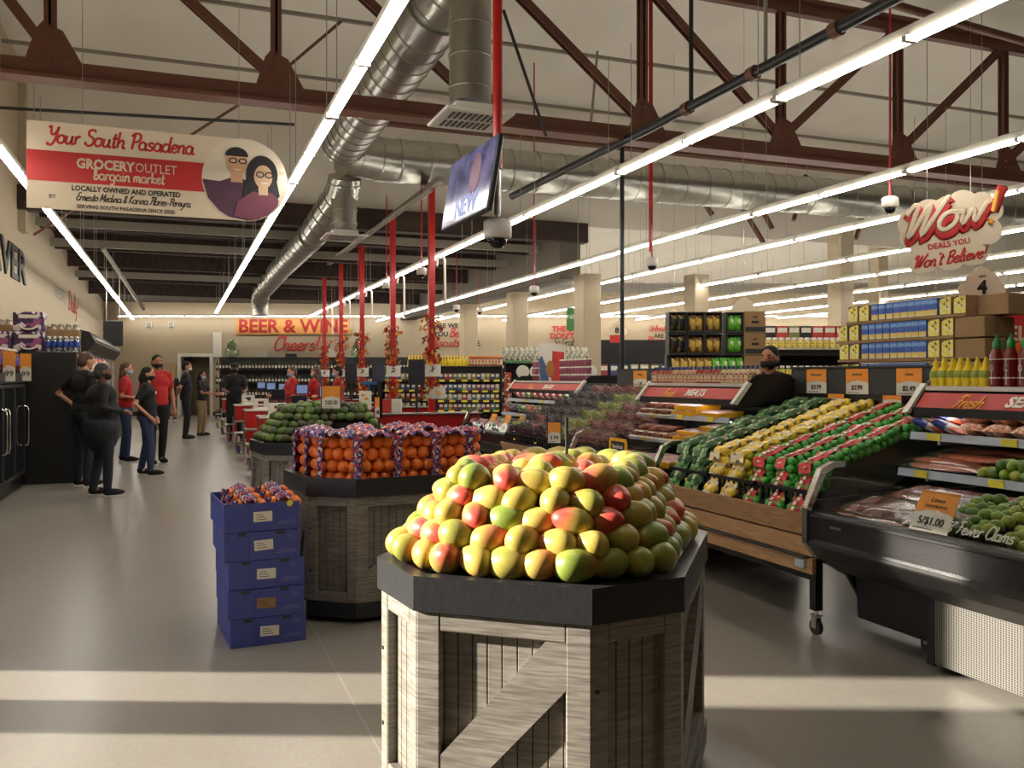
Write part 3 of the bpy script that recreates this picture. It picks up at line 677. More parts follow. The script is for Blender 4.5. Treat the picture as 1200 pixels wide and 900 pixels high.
def make_orange_bag(nx=3, nz=4, name='orange_bag', ww=.80):
    t = thing(name, 'net bag', 'bag of oranges'); P = []; r = .078
    for ix in range(nx):
        for iz in range(nz):
            for iy in range(2):
                o = obj('orange', ORANGE, t, ((ix-(nx-1)/2)*r+jit(.008)+(.02 if iz % 2 else -.01), iy*r+.04+jit(.006)+.012*abs(iz-(nz-1)/2), .04+iz*r*.93+jit(.004))); P.append(o)
    W = nx*r/2; H = nz*r*.93+.02; b = MB()
    n = 14; path = []
    for i in range(n+1):
        f = i/n; path.append((-.02+.20*f, H+.02*math.sin(f*PI)+.004*math.sin(i*2.1)))
    vs = []; nw = 7
    for i, (y, z) in enumerate(path):
        for k in range(nw): x = -W+2*W*k/(nw-1); vs.append((x*(ww-.10*math.cos(i*1.3)), y, z+.012*math.sin(k*2.3+i*1.1)-.03*abs(x/W)**3))
    vs2 = [(x, y, z-.006) for x, y, z in vs]; fs = []
    for i in range(n):
        for k in range(nw-1): a = i*nw+k; fs.append((a, a+1, a+nw+1, a+nw))
    b.add(vs, fs, 0, True); b.add(vs2, [tuple(reversed(f)) for f in fs], 0, True); P.append(b.build('wrapper_top', M_WRAP, t))
    b = MB(); vs = []; m = 12
    for i in range(m+1):
        z = H*(1-i/m)
        for (x, y) in ((-W-.012, .10), (-W-.018, .03), (-W-.004, -.014), (-W+.024, -.006)): vs.append((x+.006*math.sin(i*1.7), y+.006*math.sin(i*2.3), z))
    fs = [(i*4+k, (i+1)*4+k, (i+1)*4+k+1, i*4+k+1) for i in range(m) for k in range(3)]
    b.add(vs, fs, 0, True); P.append(b.build('wrapper_side', M_WRAP, t)); return Proto(t, P)
bag = make_orange_bag()
M2 = Matrix.Translation(c2) @ Matrix.Rotation(r2, 4, 'Z'); oc = octagon(.06); n = 0
spots = []
for i, cnt, t in ((7, 1, 'on the left corner'), (0, 2, 'along the left end'), (1, 1, 'on the front corner'), (2, 3, 'along the long front side'), (3, 1, 'on the far right corner')):
    p, q = oc[i], oc[(i+1) % 8]; e = (q-p); ang = math.atan2(e.y, e.x)
    for k in range(cnt): f = (k+.5)/cnt; spots.append((p+e*f, ang, f'{nth(k)} {t}' if cnt > 1 else t))
for p, ang, t in spots:
    bag.put(f'purple-wrapped bag of oranges, {t} of the orange bin', M2 @ Vector((p.x, p.y, .80)), r2+ang+jit(.06), 'bags in the orange bin')
for k, (x, y) in enumerate(((-.02, -.16), (-.05, .08), (-.12, .3), (-.24, -.1), (-.3, .2))):
    bag.put(f'net bag of oranges inside the orange bin, {nth(k)} of the inner bags', M2 @ Vector((x, y, .80)), r2+PI/2+jit(.1), 'bags in the orange bin')

# ------------------------------------------------------------------ stack of blue fruit boxes
M_BLUE = mat('blue_cardboard', S(64, 74, 148), .6, noise=(4, .08)); M_BLUEL = mat('pale_print', S(120, 124, 176), .7)
PA = PZ(270, 761, 0); PB = PZ(357.5, 750, 0); ux = (PB-PA); rb = math.atan2(ux.y, ux.x); BW_ = .40; BD_ = .58; BH = .154
for k in range(5):
    sh = [(.0, 0), (-.012, .0), (-.008, .01), (-.03, .012), (-.03, .015)][k]
    loc = PA+Vector((math.cos(rb)*sh[0]-math.sin(rb)*sh[1], math.sin(rb)*sh[0]+math.cos(rb)*sh[1], k*BH)); top = k == 4
    t = thing('fruit_box', 'blue cardboard fruit box, '+('lowest of the stack on the floor', 'second from the floor, with a tan sticker', 'middle one of the stack', 'second from the top of the stack', 'topmost of the stack and open, filled with oranges')[k], 'box', loc, rb+jit(.02), 'blue fruit box stack')
    b = MB(); b.box(0, BW_, 0, .006, 0, BH-.002); b.box(0, BW_, BD_-.006, BD_, 0, BH-.002); b.box(0, .006, .006, BD_-.006, 0, BH-.002); b.box(BW_-.006, BW_, .006, BD_-.006, 0, BH-.002); b.box(.006, BW_-.006, .006, BD_-.006, 0, .008)
    b.box(.135, .245, -.004, 0, .002, BH-.004); b.build('carton', M_BLUE, t)
    if not top:
        b = MB(); b.box(.003, BW_-.003, .006, BD_-.006, BH-.02, BH-.014); b.build('lid', M_BLUE, t)
    for x in (.09, .295):
        if not top:
            b = MB(); b.box(x-.022, x+.022, -.002, .001, BH-.022, BH-.006); b.build('hand_hole', M_BLACK, t)
    b = MB(); b.box(0, .1, -.0065, -.004, 0, .055, c=.0008); st = b.build('sticker', M_KRAFT if k == 1 else M_PAPER, t, (.15+jit(.01), 0, .05), (0, jit(.05), 0)); st['label'] = 'white paper sticker' if k != 1 else 'tan sticker'
    b = MB()
    for i in range(3): b.box(.012, .07-.01*i, -.0072, -.0064, .012+i*.013, .015+i*.013)
    b.build('print', M_DARK, st)
    b = MB()
    for i in range(3): b.box(.27+.01*i, .38, -.0015, .0002, .03+.008*i, .033+.008*i)
    for i in range(4): b.box(.33, .33+.045-.006*i, -.0015, .0002, .105+.007*i, .107+.007*i)
    b.build('print', M_BLUEL, t)
    b = MB()
    for y in (.15, .4): b.box(-.001, .001, y, y+.07, BH-.04, BH-.02)
    b.build('side_slot', M_BLACK, t)
    if top:
        b = MB(); b.tube([(.345, -.005, BH-.012), (.345, -.001, BH-.012)], .017, 14, smooth=False); b.build('round_sticker', M_YTAG, t)
sbag = make_orange_bag(3, 2, 'orange_bag', .42)
Mb = Matrix.Translation(PA+Vector((0, 0, 4*BH))) @ Matrix.Rotation(rb, 4, 'Z')
for k, (x, y, a) in enumerate(((.11, .04, .05), (.29, .05, -.06), (.11, .22, .08), (.29, .24, -.06), (.11, .41, .06), (.29, .4, 0))):
    sbag.put(f'small net bag of oranges in the top blue box, {nth(k)} from its front corner', Mb @ Vector((x, y, .05+.005*k)), rb+a, 'small orange bags in the blue box', scale=.74)
# ------------------------------------------------------------------ price cards in clear holders
def price_card(label, loc, rotz, w, h, line1, price, parent=None, line2=None, foot=True):
    """card: orange above, white below with a scalloped edge; faces local -Y"""
    t = thing('price_card', label, 'price card', loc, rotz) if parent is None else obj('price_card', None, parent, loc, rotz)
    b = MB(); b.box(-w/2, w/2, 0, .003, 0, h); b.build('card', M_PAPER, t)
    b = MB(); pts = [(-w/2, h), (w/2, h), (w/2, h*.42)]; k = 7
    for i in range(k+1): x = w/2-w*i/k; pts.append((x, h*(.42+.10*math.sin(PI*i/k)+.03*(i % 2))))
    b.prism(pts, -.001, .001, 'y'); b.build('orange_field', M_ORANGETAG, t)
    if line1: text('product_name', line1, h*.17, M_INK, t, (0, -.0015, h*.78), shear=.3, sx=min(1, w*.86/(len(line1)*h*.085+1e-6)))
    if line2: text('product_origin', line2, h*.1, M_INK, t, (0, -.0015, h*.62))
    text('price', price, h*.26, M_INK, t, (0, -.0015, h*.25), bold=.004*h, sx=min(1.05, w*.9/(len(price)*h*.15)))
    if foot:
        b = MB(); b.box(-w*.42, w*.1, -.001, 0, h*.05, h*.07); b.build('fine_print', M_INK, t)
    return t
def card_stand(label, loc, rotz, w, h, line1, price, pole):
    t = thing('card_stand', label, 'sign holder', loc, rotz)
    b = MB(); b.tube([(0, .01, -pole), (0, .01, 0)], .006, 8); b.build('rod', M_BLACK, t)
    b = MB(); b.box(-w/2-.006, -w/2, -.006, .012, 0, h*1.5); b.box(w/2, w/2+.006, -.006, .012, 0, h*1.5); b.build('frame', M_BLACK, t)
    b = MB(); b.box(-w/2, w/2, .005, .009, 0, h*1.5); b.build('acrylic', M_GLASS, t)
    price_card('', (0, 0, .005), 0, w, h, line1, price, t); return t
P = PD(388, 479, 8.3); card_stand('orange and white price card in clear stand above the avocados', P, CAMROT, .175, .21, '', '2/$5.00', .15)
P = PD(442.5, 490, 5.9); card_stand('narrow turned price card standing above the bags of oranges', P, CAMROT-R(62), .11, .135, '', '1.98', .12)
# ------------------------------------------------------------------ open refrigerated cases along the right side; every case faces -X
FX = -PI/2                                  # turns a sign made to face -Y so that it faces -X
M_STRIP = mat('price_strip', S(176, 184, 196), .4)
M_REDH = mat('header_red', S(186, 62, 56), .5)
def grille_mat():
    m = bpy.data.materials.new('perforated_steel'); m.use_nodes = True; nt = m.node_tree; N = nt.nodes; L = nt.links; p = N['Principled BSDF']
    p.inputs['Metallic'].default_value = .5; p.inputs['Roughness'].default_value = .45
    tc = N.new('ShaderNodeTexCoord'); vo = N.new('ShaderNodeTexVoronoi'); vo.inputs['Scale'].default_value = 70; vo.inputs['Randomness'].default_value = 0
    mp = N.new('ShaderNodeMapping'); mp.inputs['Scale'].default_value = (0, 1, 1.4); L.new(tc.outputs['Object'], mp.inputs[0]); L.new(mp.outputs[0], vo.inputs['Vector'])
    cr = N.new('ShaderNodeValToRGB'); cr.color_ramp.elements[0].position = .3; cr.color_ramp.elements[0].color = S(40, 38, 36); cr.color_ramp.elements[1].position = .38; cr.color_ramp.elements[1].color = S(120, 117, 110)
    L.new(vo.outputs['Distance'], cr.inputs[0]); L.new(cr.outputs[0], p.inputs['Base Color']); return m
M_GRILLE = grille_mat()
def caster(x, y, parent, z=.06):
    b = MB(); b.tube([(x-.012, y, .045), (x+.012, y, .045)], .045, 14); w_ = b.build('wheel', M_DARK, parent)
    b = MB(); b.box(x-.02, x-.014, y-.02, y+.02, .04, .11); b.box(x+.014, x+.02, y-.02, y+.02, .04, .11); b.box(x-.025, x+.025, y-.025, y+.025, .105, .115); b.tube([(x, y, .11), (x, y, .16)], .012, 8); b.build('caster_fork', M_CHROME, parent)
def cooler(label, X0, Y0, Y1, tags, grille=None):
    t = thing('refrigerated_case', label, 'refrigerated case', (X0, 0, 0))
    b = MB(); b.prism([(.32, .12), (1.28, .12), (1.28, .62), (.75, .66), (.12, .60), (.16, .46), (.30, .42)], Y0+.03, Y1-.03, 'y'); b.box(1.2, 1.28, Y0+.03, Y1-.03, .6, 1.36); b.build('cabinet', M_BLACK, t)
    b = MB(); b.prism([(.20, .38), (.06, .47), (.02, .515), (.0, .54), (-.005, .56), (.0, .58), (.0, .695), (.02, .725), (.06, .73), (.08, .70), (.14, .60), (.22, .43)], Y0+.02, Y1-.02, 'y'); fp = b.build('front_panel', M_BLACKM, t)
    b = MB(); b.box(-.012, .0, Y0+.03, Y1-.03, .552, .566); b.box(-.008, .012, Y0+.03, Y1-.03, .70, .712); b.build('bumper', M_DARK, fp)
    b = MB(); b.box(-.004, .0, Y1-.26, Y1-.18, .655, .668); b.build('badge', M_STEEL, fp)
    b = MB(); b.add([(.03, Y0+.03, .73), (.03, Y1-.03, .73), (.12, Y1-.03, .91), (.12, Y0+.03, .91)], [(0, 1, 2, 3)]); b.tube([(.12, Y0+.03, .91), (.12, Y1-.03, .91)], .006, 6); b.build('front_glass', M_GLASS, t)
    for y, s in ((Y1, 1), (Y0, -1)):
        out = [(.24, .36), (.05, .47), (-.02, .55), (-.02, .74), (.08, .95), (.16, .985), (.24, .985)]; inn = [(.25, .39), (.07, .49), (.015, .56), (.015, .735), (.11, .925), (.17, .955), (.24, .955)]
        b = MB()
        for i in range(len(out)-1): b.prism([out[i], out[i+1], inn[i+1], inn[i]], y-.02, y+.02, 'y')
        b.build('chrome_trim', M_CHROME, t)
        b = MB(); b.prism([(.25, .38), (.07, .48), (.015, .56), (.015, .73), (.05, .78), (.5, .80), (1.28, .80), (1.28, .15), (.4, .15)], y-.012, y+.012, 'y'); b.build('end_panel', M_BLACK, t)
        b = MB(); b.add([(.06, y, .78), (.11, y, .925), (.17, y, .955), (.70, y, 1.2), (1.28, y, 1.3), (1.28, y, .8)], [(0, 1, 2, 3, 4, 5)]); b.tube([(.17, y, .955), (.72, y, 1.22)], .006, 6); b.build('end_glass', M_GLASS, t)
        b = MB(); b.prism([(.70, 1.24), (.74, 1.22), (1.28, 1.22), (1.30, 1.42), (1.18, 1.47), (.92, 1.47), (.84, 1.42)], y-.015*s-.015, y-.015*s+.015, 'y'); b.build('header_end', M_BLACK, t)
        b = MB(); b.prism([(.68, 1.25), (.72, 1.24), (.85, 1.40), (.82, 1.415)], y-.02, y+.02, 'y'); b.build('header_trim', M_WHITE, t)
    b = MB(); b.prism([(.74, 1.26), (1.28, 1.26), (1.28, 1.39), (.84, 1.39)], Y0+.02, Y1-.02, 'y'); h = b.build('header', M_BLACK, t)
    b = MB(); b.add([(.727, Y0+.03, 1.277), (.727, Y1-.03, 1.277), (.80, Y1-.03, 1.362), (.80, Y0+.03, 1.362)], [(0, 1, 2, 3)]); b.add([(.73, Y0+.03, 1.277), (.73, Y1-.03, 1.277), (.803, Y1-.03, 1.362), (.803, Y0+.03, 1.362)], [(3, 2, 1, 0)]); b.build('header_face', M_REDH, h); b = MB(); b.box(.715, .728, Y0+.02, Y1-.02, 1.232, 1.28); b.build('header_lip', M_BLACK, h)
    b = MB(); b.box(.805, .83, Y0+.03, Y1-.03, 1.375, 1.40); b.build('header_strip', M_WHITE, h)
    shelves = []
    for x, z in ((.59, .93), (.68, 1.13)):
        b = MB(); b.box(x+.01, 1.2, Y0+.04, Y1-.04, z-.015, z); s = b.build('shelf', M_BLACK, t); shelves.append((x, z))
        b = MB(); b.prism([(x, z-.03), (x+.012, z-.03), (x+.02, z+.012), (x+.008, z+.012)], Y0+.04, Y1-.04, 'y'); b.build('price_rail', M_STRIP, s)
        for y in tags:
            b = MB(); b.box(x-.004, x+.002, y-.045, y+.045, z-.028, z+.01); b.build('price_tag', M_YTAG, s)
        b = MB(); b.box(x+.1, x+.6, Y1-.16, Y1-.14, z-.06, z-.015); b.box(x+.1, x+.6, Y0+.14, Y0+.16, z-.06, z-.015); b.build('bracket', M_STEEL, s)
    if grille:
        b = MB(); b.box(.275, .30, grille[0], grille[1], .04, .41, c=.004); b.build('grille', M_GRILLE, t)
        b = MB(); b.prism([(.27, .03), (.34, .03), (.34, .40), (.30, .42)], grille[1], grille[1]+.05, 'y'); b.box(.30, .9, grille[0], grille[1]+.04, .03, .15); b.build('pedestal', M_BLACK, t)
    b = MB(); b.box(.76, .79, Y0+.06, Y1-.06, 1.245, 1.258); b.build('case_light', mat('case_led', S(255, 252, 245), emis=((1, .96, .88, 1), 4.5)), t)
    for s_, (x, z) in zip('ab', ((.62, .913), (.71, 1.113))):
        b = MB(); b.box(x+.015, x+.03, Y0+.08, Y1-.08, z-.008, z+.0); b.build('shelf_light', MATS['case_led'], t)
    for y in (Y0+.2, Y1-.35):
        for x in (.5, 1.1): caster(x, y, t)
    return t
def sheared_text(parts, X0, Y, z, tilt):
    pass
case1 = cooler('near black refrigerated case of seafood, with lettered red header', 3.2, 1.5, 3.9, (3.69, 3.22, 2.7), grille=(1.7, 3.30))
TL = math.atan2(.073, .085)
def header_text(root, X0, s, Y, size, m, style='bold'):
    if style == 'script': o = hand('lettering', s, size, size*.075, m, root, (.729, Y, 1.285), (PI/2-TL, 0, FX), .35)
    else: o = text('lettering', s, size, m, root, (.760, Y, 1.32), (PI/2-TL, 0, FX), shear=.15, bold=.004)
    return o
M_GOLD = mat('gold_ink', S(230, 160, 60), .6)
header_text(case1, 3.2, 'Fresh', 3.53, .085, M_GOLD, 'script'); header_text(case1, 3.2, 'SEAFOOD', 3.09, .095, M_PAPER)
case2 = cooler('black refrigerated case of sausages and yellow trays, with lettered red header', 3.2, 5.58, 7.05, (5.85, 6.3, 6.75))
header_text(case2, 3.2, 'MEATS', 6.2, .095, M_PAPER); header_text(case2, 3.2, 'Fresh', 6.6, .085, M_GOLD, 'script')
case3 = cooler('far black refrigerated case with three price cards on its glass', 3.9, 9.9, 12.3, (10.3, 10.9, 11.5))
header_text(case3, 3.9, 'SALADS', 10.9, .09, M_PAPER); header_text(case3, 3.9, 'Fresh', 11.5, .085, M_GOLD, 'script')
# decal on the near glass
hand('glass_lettering', 'More Deals, '.replace(',', ''), .06, .004, M_WHITE, case1, (.052, 3.12, .755), (PI/2-.46, 0, FX), .2)
hand('glass_lettering', 'Fewer Clams', .06, .004, M_WHITE, case1, (.052, 2.83, .752), (PI/2-.46, 0, FX), .2)
q = price_card('orange and white card reading 5 for 1.00 on the glass of the seafood case', (3.24, 3.12, .735), FX, .22, .2, 'Limes', '5/$1.00', line2='COO MEXICO'); q.rotation_euler = (-.46, 0, FX)
for k, y in enumerate((10.25, 10.75, 11.3)):
    q = price_card(f'orange and white price card on the far case glass, {nth(k)} from its near end', (3.935, y, .735), FX, .2, .24, '', ('1.99', '1.49', '1.98')[k]); q.rotation_euler = (-.46, 0, FX)

# ------------------------------------------------------------------ packages
def pillow(w, h, t, n=8, seed=1, wob=.1):
    rnd = random.Random(seed); vs = []; fs = []
    for s in (1, -1):
        for j in range(n+1):
            for i in range(n+1):
                u = 2*i/n-1; v = 2*j/n-1; f = max(0, (1-u**4)*(1-v**4)); z = s*t/2*(f**.6+(rnd.uniform(-wob, wob) if f > .1 else 0))
                vs.append((u*w/2*(1-.05*f*abs(v)), v*h/2, z))
    m = (n+1)**2
    for j in range(n):
        for i in range(n):
            a = j*(n+1)+i; fs.append((a, a+1, a+n+2, a+n+1)); fs.append((m+a, m+a+n+1, m+a+n+2, m+a+1))
    return vs, fs
def pack_mesh(name, w, h, t, m, seed=1, wob=.12, n=8):
    b = MB(); vs, fs = pillow(w, h, t, n, seed, wob); b.add(vs, fs, 0, True); return b.mesh(name, m)
M_SEABAG = blotch('seafood_bag', S(206, 198, 196), [S(40, 56, 140), S(214, 110, 74), S(196, 132, 108)], 14)
M_SHRIMP = blotch('cooked_shrimp', S(196, 128, 92), [S(214, 160, 120), S(150, 84, 56), S(226, 196, 170)], 60)
M_FISH = mat('salmon_fillet', S(206, 112, 76), .25, noise=(20, S(222, 142, 104)), stretch=(1, 5, 1))
M_PORK = blotch('wrapped_meat', S(150, 92, 80), [S(176, 120, 104), S(120, 66, 60), S(190, 160, 150)], 22)
SEABAG = pack_mesh('seafood_bag', .26, .2, .05, M_SEABAG, 3)
SHRIMP = pack_mesh('shrimp_tray', .17, .15, .07, M_SHRIMP, 4, .2)
def fillet_pack():
    t = thing('fillet_pack', 'vacuum pack', 'fish pack'); b = MB(); b.ell((0, 0, .02), (.09, .25, .02), 16, 8); f = b.build('fillet', M_FISH, t)
    b = MB(); vs, fs = pillow(.24, .58, .045, 8, 6, .1); b.add(vs, fs, 0, True); p = b.build('film', M_FILM, t, (0, 0, .024)); return Proto(t, [f, p])
fil = fillet_pack()
put = copies(SEABAG, 'seafood_bag', 'bag of seafood')
for k, (y, x) in enumerate(((3.78, .78), (3.62, .76), (3.72, .86), (3.66, .94), (3.80, .95))):
    put(f'blue and white bag of frozen seafood on the top shelf, {nth(k)} from the far end', (3.2+x, y, 1.165+.035*(k > 1)), (.25, -.25, jit(.4)+PI/2), 'seafood bags on the top shelf')
put = copies(SHRIMP, 'shrimp_tray', 'tray of shrimp')
for k in range(14):
    put(f'clear tray of cooked shrimp, {nth(k//2)} along the {("lower", "upper")[k % 2]} layer', (3.2+.80+.04*(k % 2), 3.52-.17*(k//2), 1.168+.07*(k % 2)), (0, 0, PI/2), 'shrimp trays on the top shelf')
for k, (y, x, z) in enumerate(((3.62, .72, .94), (3.66, .80, .962), (3.60, .86, .985), (3.64, .95, .99), (3.58, 1.0, 1.01))):
    fil.put(f'clear vacuum pack of salmon fillet on the lower shelf, {nth(k)} from the far end', (3.2+x, y, z), (0, -.08, jit(.2)), 'salmon packs')
LIMEC = [S(92, 128, 30), S(120, 150, 44), S(74, 112, 26), S(150, 160, 60)]
n = 0
for iy in range(10):
    for ix in range(3):
        for iz in range(2):
            if iz and (iy == 0 or ix == 2): continue
            n += 1; o = obj('lime', LIME, None, (3.2+.65+ix*.058+.02*iz, 3.34-iy*.062-.03*iz, .96+iz*.048), (jit(.5), jit(.5), random.uniform(0, 3)), random.choice(LIMEC)); o.scale = (1.15,)*3
            tag(o, f'loose green lime on the lower shelf of the seafood case, {nth(n-1)} of its heap', 'lime', 'loose limes on the shelf')
n = 0
for iy in range(10):
    for ix in range(7):
        n += 1; o = obj('lime', LIME, None, (3.2+.16+ix*.06+jit(.008), 3.2-iy*.062+jit(.008), .72+.018*ix+.03*random.random()+(.03 if 2 < iy < 6 else 0)), (jit(.5), jit(.5), random.uniform(0, 3)), random.choice(LIMEC)); o.scale = (1.12,)*3
        tag(o, f'loose green lime behind the glass of the seafood case, {nth(n-1)} of its heap', 'lime', 'loose limes in the well')
for k in range(6):
    fil.put(f'film-wrapped fish fillet behind the glass of the seafood case, {nth(k)} from the far end', (3.2+.22+.16*(k % 3), 3.66-.1*(k//3)-.02*k, .70+.03*(k % 3)), (0, -.15, jit(.25)), 'fillets in the well')
MEAT = pack_mesh('meat_pack', .26, .34, .06, M_PORK, 9)
def wrapped(name, label, cat, me):
    t = thing(name, label, cat); a = obj('meat', me, t); b = MB(); vs, fs = pillow(.30, .40, .075, 8, 12, .1); b.add(vs, fs, 0, True); f = b.build('film', M_FILM, t); return Proto(t, [a, f])
wm = wrapped('meat_pack', 'film pack', 'meat pack', MEAT)
for k in range(8):
    wm.put(f'large film-wrapped pack of fish behind the seafood case glass, {nth(k)} of eight', (3.2+.28+.3*(k % 2), 3.66-.15*(k//2), .76+.05*(k % 2)), (0, -.2, jit(.3)), 'film packs in the well')
# the sausage case
def sausage_pack():
    t = thing('sausage_pack', 'x', 'sausage pack'); P = []
    for i in range(3):
        b = MB(); b.tube([(-.10, (i-1)*.045, .02), (-.08, (i-1)*.045, .024), (0, (i-1)*.045+.005, .028), (.08, (i-1)*.045, .024), (.10, (i-1)*.045, .02)], [.006, .021, .024, .021, .006], 8); P.append(b.build('sausage', mat('sausage_skin', S(122, 66, 44), .35, noise=(30, .3)), t))
    b = MB(); b.box(-.12, .12, -.08, .08, -.002, .004, c=.001); P.append(b.build('backing', M_PAPER, t)); return Proto(t, P)
sp_ = sausage_pack()
def ytray():
    t = thing('yellow_tray', 'x', 'yellow carton'); b = MB(); b.prism([(-.11, 0), (.11, 0), (.12, .04), (-.12, .04)], -.17, .17, 'y'); a = b.build('tray', mat('yellow_card', S(238, 178, 30), .5), t)
    b = MB(); vs, fs = pillow(.22, .33, .03, 6, 5); b.add(vs, fs, 0, True); c = b.build('meat', M_PORK, t, (0, 0, .038)); return Proto(t, [a, c])
yt = ytray()
n = 0
for z, x0, ys in ((1.135, .76, (6.9, 6.72, 6.54)), (1.18, .80, (6.88, 6.68, 6.5)), (.94, .68, (6.9, 6.72, 6.54, 6.36)), (.985, .72, (6.86, 6.66, 6.48)), (.745, .3, (6.9, 6.7, 6.5)), (.75, .52, (6.9, 6.7, 6.5))):
    for y in ys: sp_.put(f'brown sausage pack in the sausage case, {nth(n)} from its far end by shelf', (3.2+x0, y, z), (0, -.1, jit(.2)), 'sausage packs'); n += 1
n = 0
for z, x0, ys in ((1.135, .80, (6.28, 5.92)), (1.18, .82, (6.26,)), (.935, .72, (6.16, 5.82)), (.98, .74, (6.1, 5.8)), (1.025, .80, (5.85,)), (.74, .28, (6.3, 5.94)), (.76, .54, (6.3, 5.94)), (.785, .30, (6.1, 5.8))):
    for y in ys: yt.put(f'yellow meat tray in the sausage case, {nth(n)} counted down from the top shelf', (3.2+x0, y, z), (0, -.06, jit(.06)), 'yellow meat trays'); n += 1
t = thing('brand_sign', 'small yellow sign with a black name panel above the yellow trays', 'sign', (3.26, 6.22, .80), FX)
b = MB(); b.prism([(-.15, 0), (.15, 0), (.15, .14), (.13, .165), (-.13, .165), (-.15, .14)], 0, .006, 'y'); b.build('board', mat('yellow_card', None), t)
b = MB(); b.box(-.11, .11, -.003, 0, .05, .14, c=.001); b.prism([(-.03, .052), (.03, .052), (0, .025)], -.003, 0, 'y'); b.build('name_panel', M_INK, t)
text('lettering', 'Sandman', .05, M_PAPER, t, (0, -.004, .10))
# far case packs
n = 0
PK = {}
for nm, m in (('green', blotch('salad_bag', S(70, 120, 44), [S(110, 150, 70), S(40, 84, 34), S(200, 200, 190)], 30)), ('red', blotch('berry_pack', S(140, 60, 54), [S(180, 110, 96), S(96, 40, 40), S(200, 180, 170)], 40)), ('dark', blotch('dark_pack', S(44, 40, 46), [S(90, 84, 90), S(30, 28, 34), S(170, 166, 160)], 40))):
    PK[nm] = pack_mesh('produce_pack', .2, .2, .08, m, 2)
for z, x0 in ((1.18, .82), (.98, .74), (.76, .3), (.79, .52)):
    for k in range(10):
        c = random.choice(('green', 'red', 'red') if z > 1 else ('dark', 'red', 'green'))
        tag(obj('produce_pack', PK[c], None, (3.9+x0, 12.1-.22*k, z), (.5, -.5, PI/2+jit(.1))), f'{c} produce pack in the far case, {nth(n)} counted from its upper far end', 'produce pack', 'packs in the far case'); n += 1

# ------------------------------------------------------------------ slatted citrus stand and its bags
M_OAK = mat('light_oak', S(186, 146, 102), .5, noise=(4, S(160, 120, 80)), stretch=(1, 2, 18))
def stand(label, X0, Y0, Y1, back):
    t = thing('produce_stand', label, 'produce stand', (X0, 0, 0))
    L = [(.0, .10, .69, .56), (.04, .06, .548, .45), (.04, .06, .44, .35)]
    for i, (xt, xb, z1, z0) in enumerate(L):
        b = MB(); b.prism([(xt, z1), (xt+.025, z1), (xb*.5+.025, z0), (xb*.5, z0)] if i == 0 else [(.05, z1), (.075, z1), (.075, z0), (.05, z0)], Y0, Y1, 'y'); b.build('front_plank', M_OAK, t)
    b = MB(); b.box(.045, .05, Y0+.02, Y1-.02, .442, .449); b.tube([(.035, Y0+.03, .44), (.035, Y1-.03, .44)], .008, 6); b.build('front_rod', M_BLACK, t)
    b = MB(); b.box(.035, .05, Y0+.05, Y0+.13, .375, .42); b.build('label_clip', M_STRIP, t)
    b = MB(); b.box(.08, 1.25, Y0+.02, Y1-.02, .55, .62); b.prism([(.08, .62), (1.25, .62), (1.25, 1.08), (.35, .70)], Y0+.02, Y1-.02, 'y'); b.box(1.22, 1.25, Y0+.02, Y1-.02, 1.0, back); b.build('deck', M_BLACK, t)
    for y in (Y0+.04, Y1-.04):
        for x in (.11, 1.15):
            b = MB(); b.box(x-.025, x+.025, y-.025, y+.025, .14, .56); b.build('leg', M_BLACK, t); caster(x, y, t)
    b = MB(); b.box(.10, .13, Y0+.05, Y1-.05, .30, .34); b.build('cross_rail', M_BLACK, t)
    return t
cs = stand('oak-fronted citrus stand on casters beside the mango bin', 3.25, 3.98, 5.52, 1.34)
def crate(label, X, Y0, Y1, group, z=.69):
    t = thing('plastic_crate', label, 'crate', (X, 0, 0), 0, group); b = MB()
    n = 9; w_ = (Y1-Y0)/n
    b.box(0, .02, Y0, Y1, z, z+.02); b.box(0, .02, Y0, Y1, z+.10, z+.12)
    for k in range(n+1): b.box(.002, .018, Y0+k*w_-.007, Y0+k*w_+.007, z+.02, z+.10)
    for k in range(n): b.box(.008, .016, Y0+k*w_, Y0+(k+1)*w_, z+.045+.02*(k % 2), z+.06+.02*(k % 2))
    b.box(.0, .34, Y0, Y0+.015, z, z+.12); b.box(.0, .34, Y1-.015, Y1, z, z+.12); b.box(0.02, .34, Y0+.015, Y1-.015, z, z+.01)
    b.build('crate_body', M_BLACK, t)
    b = MB(); b.box(-.003, 0, (Y0+Y1)/2-.03, (Y0+Y1)/2+.03, z+.04, z+.06); b.build('crate_label', M_YTAG, t)
for k in range(3): crate(f'black slotted plastic crate along the front of the citrus stand, {nth(k)} from its near end', 3.3, 4.0+.505*k, 4.0+.505*(k+1)-.008, 'citrus crates')
M_LIMEBAG = mat('red_bag_label', S(204, 40, 40), .45, noise=(30, .15))
M_LEMBAG = blotch('lemon_bag_film', S(206, 190, 160), [S(224, 212, 190), S(240, 200, 84), S(80, 66, 50), S(196, 176, 140)], 34)
M_AVOBAG = blotch('avocado_bag_net', S(46, 92, 44), [S(100, 156, 92), S(170, 196, 140), S(40, 84, 40), S(216, 156, 120)], 34)
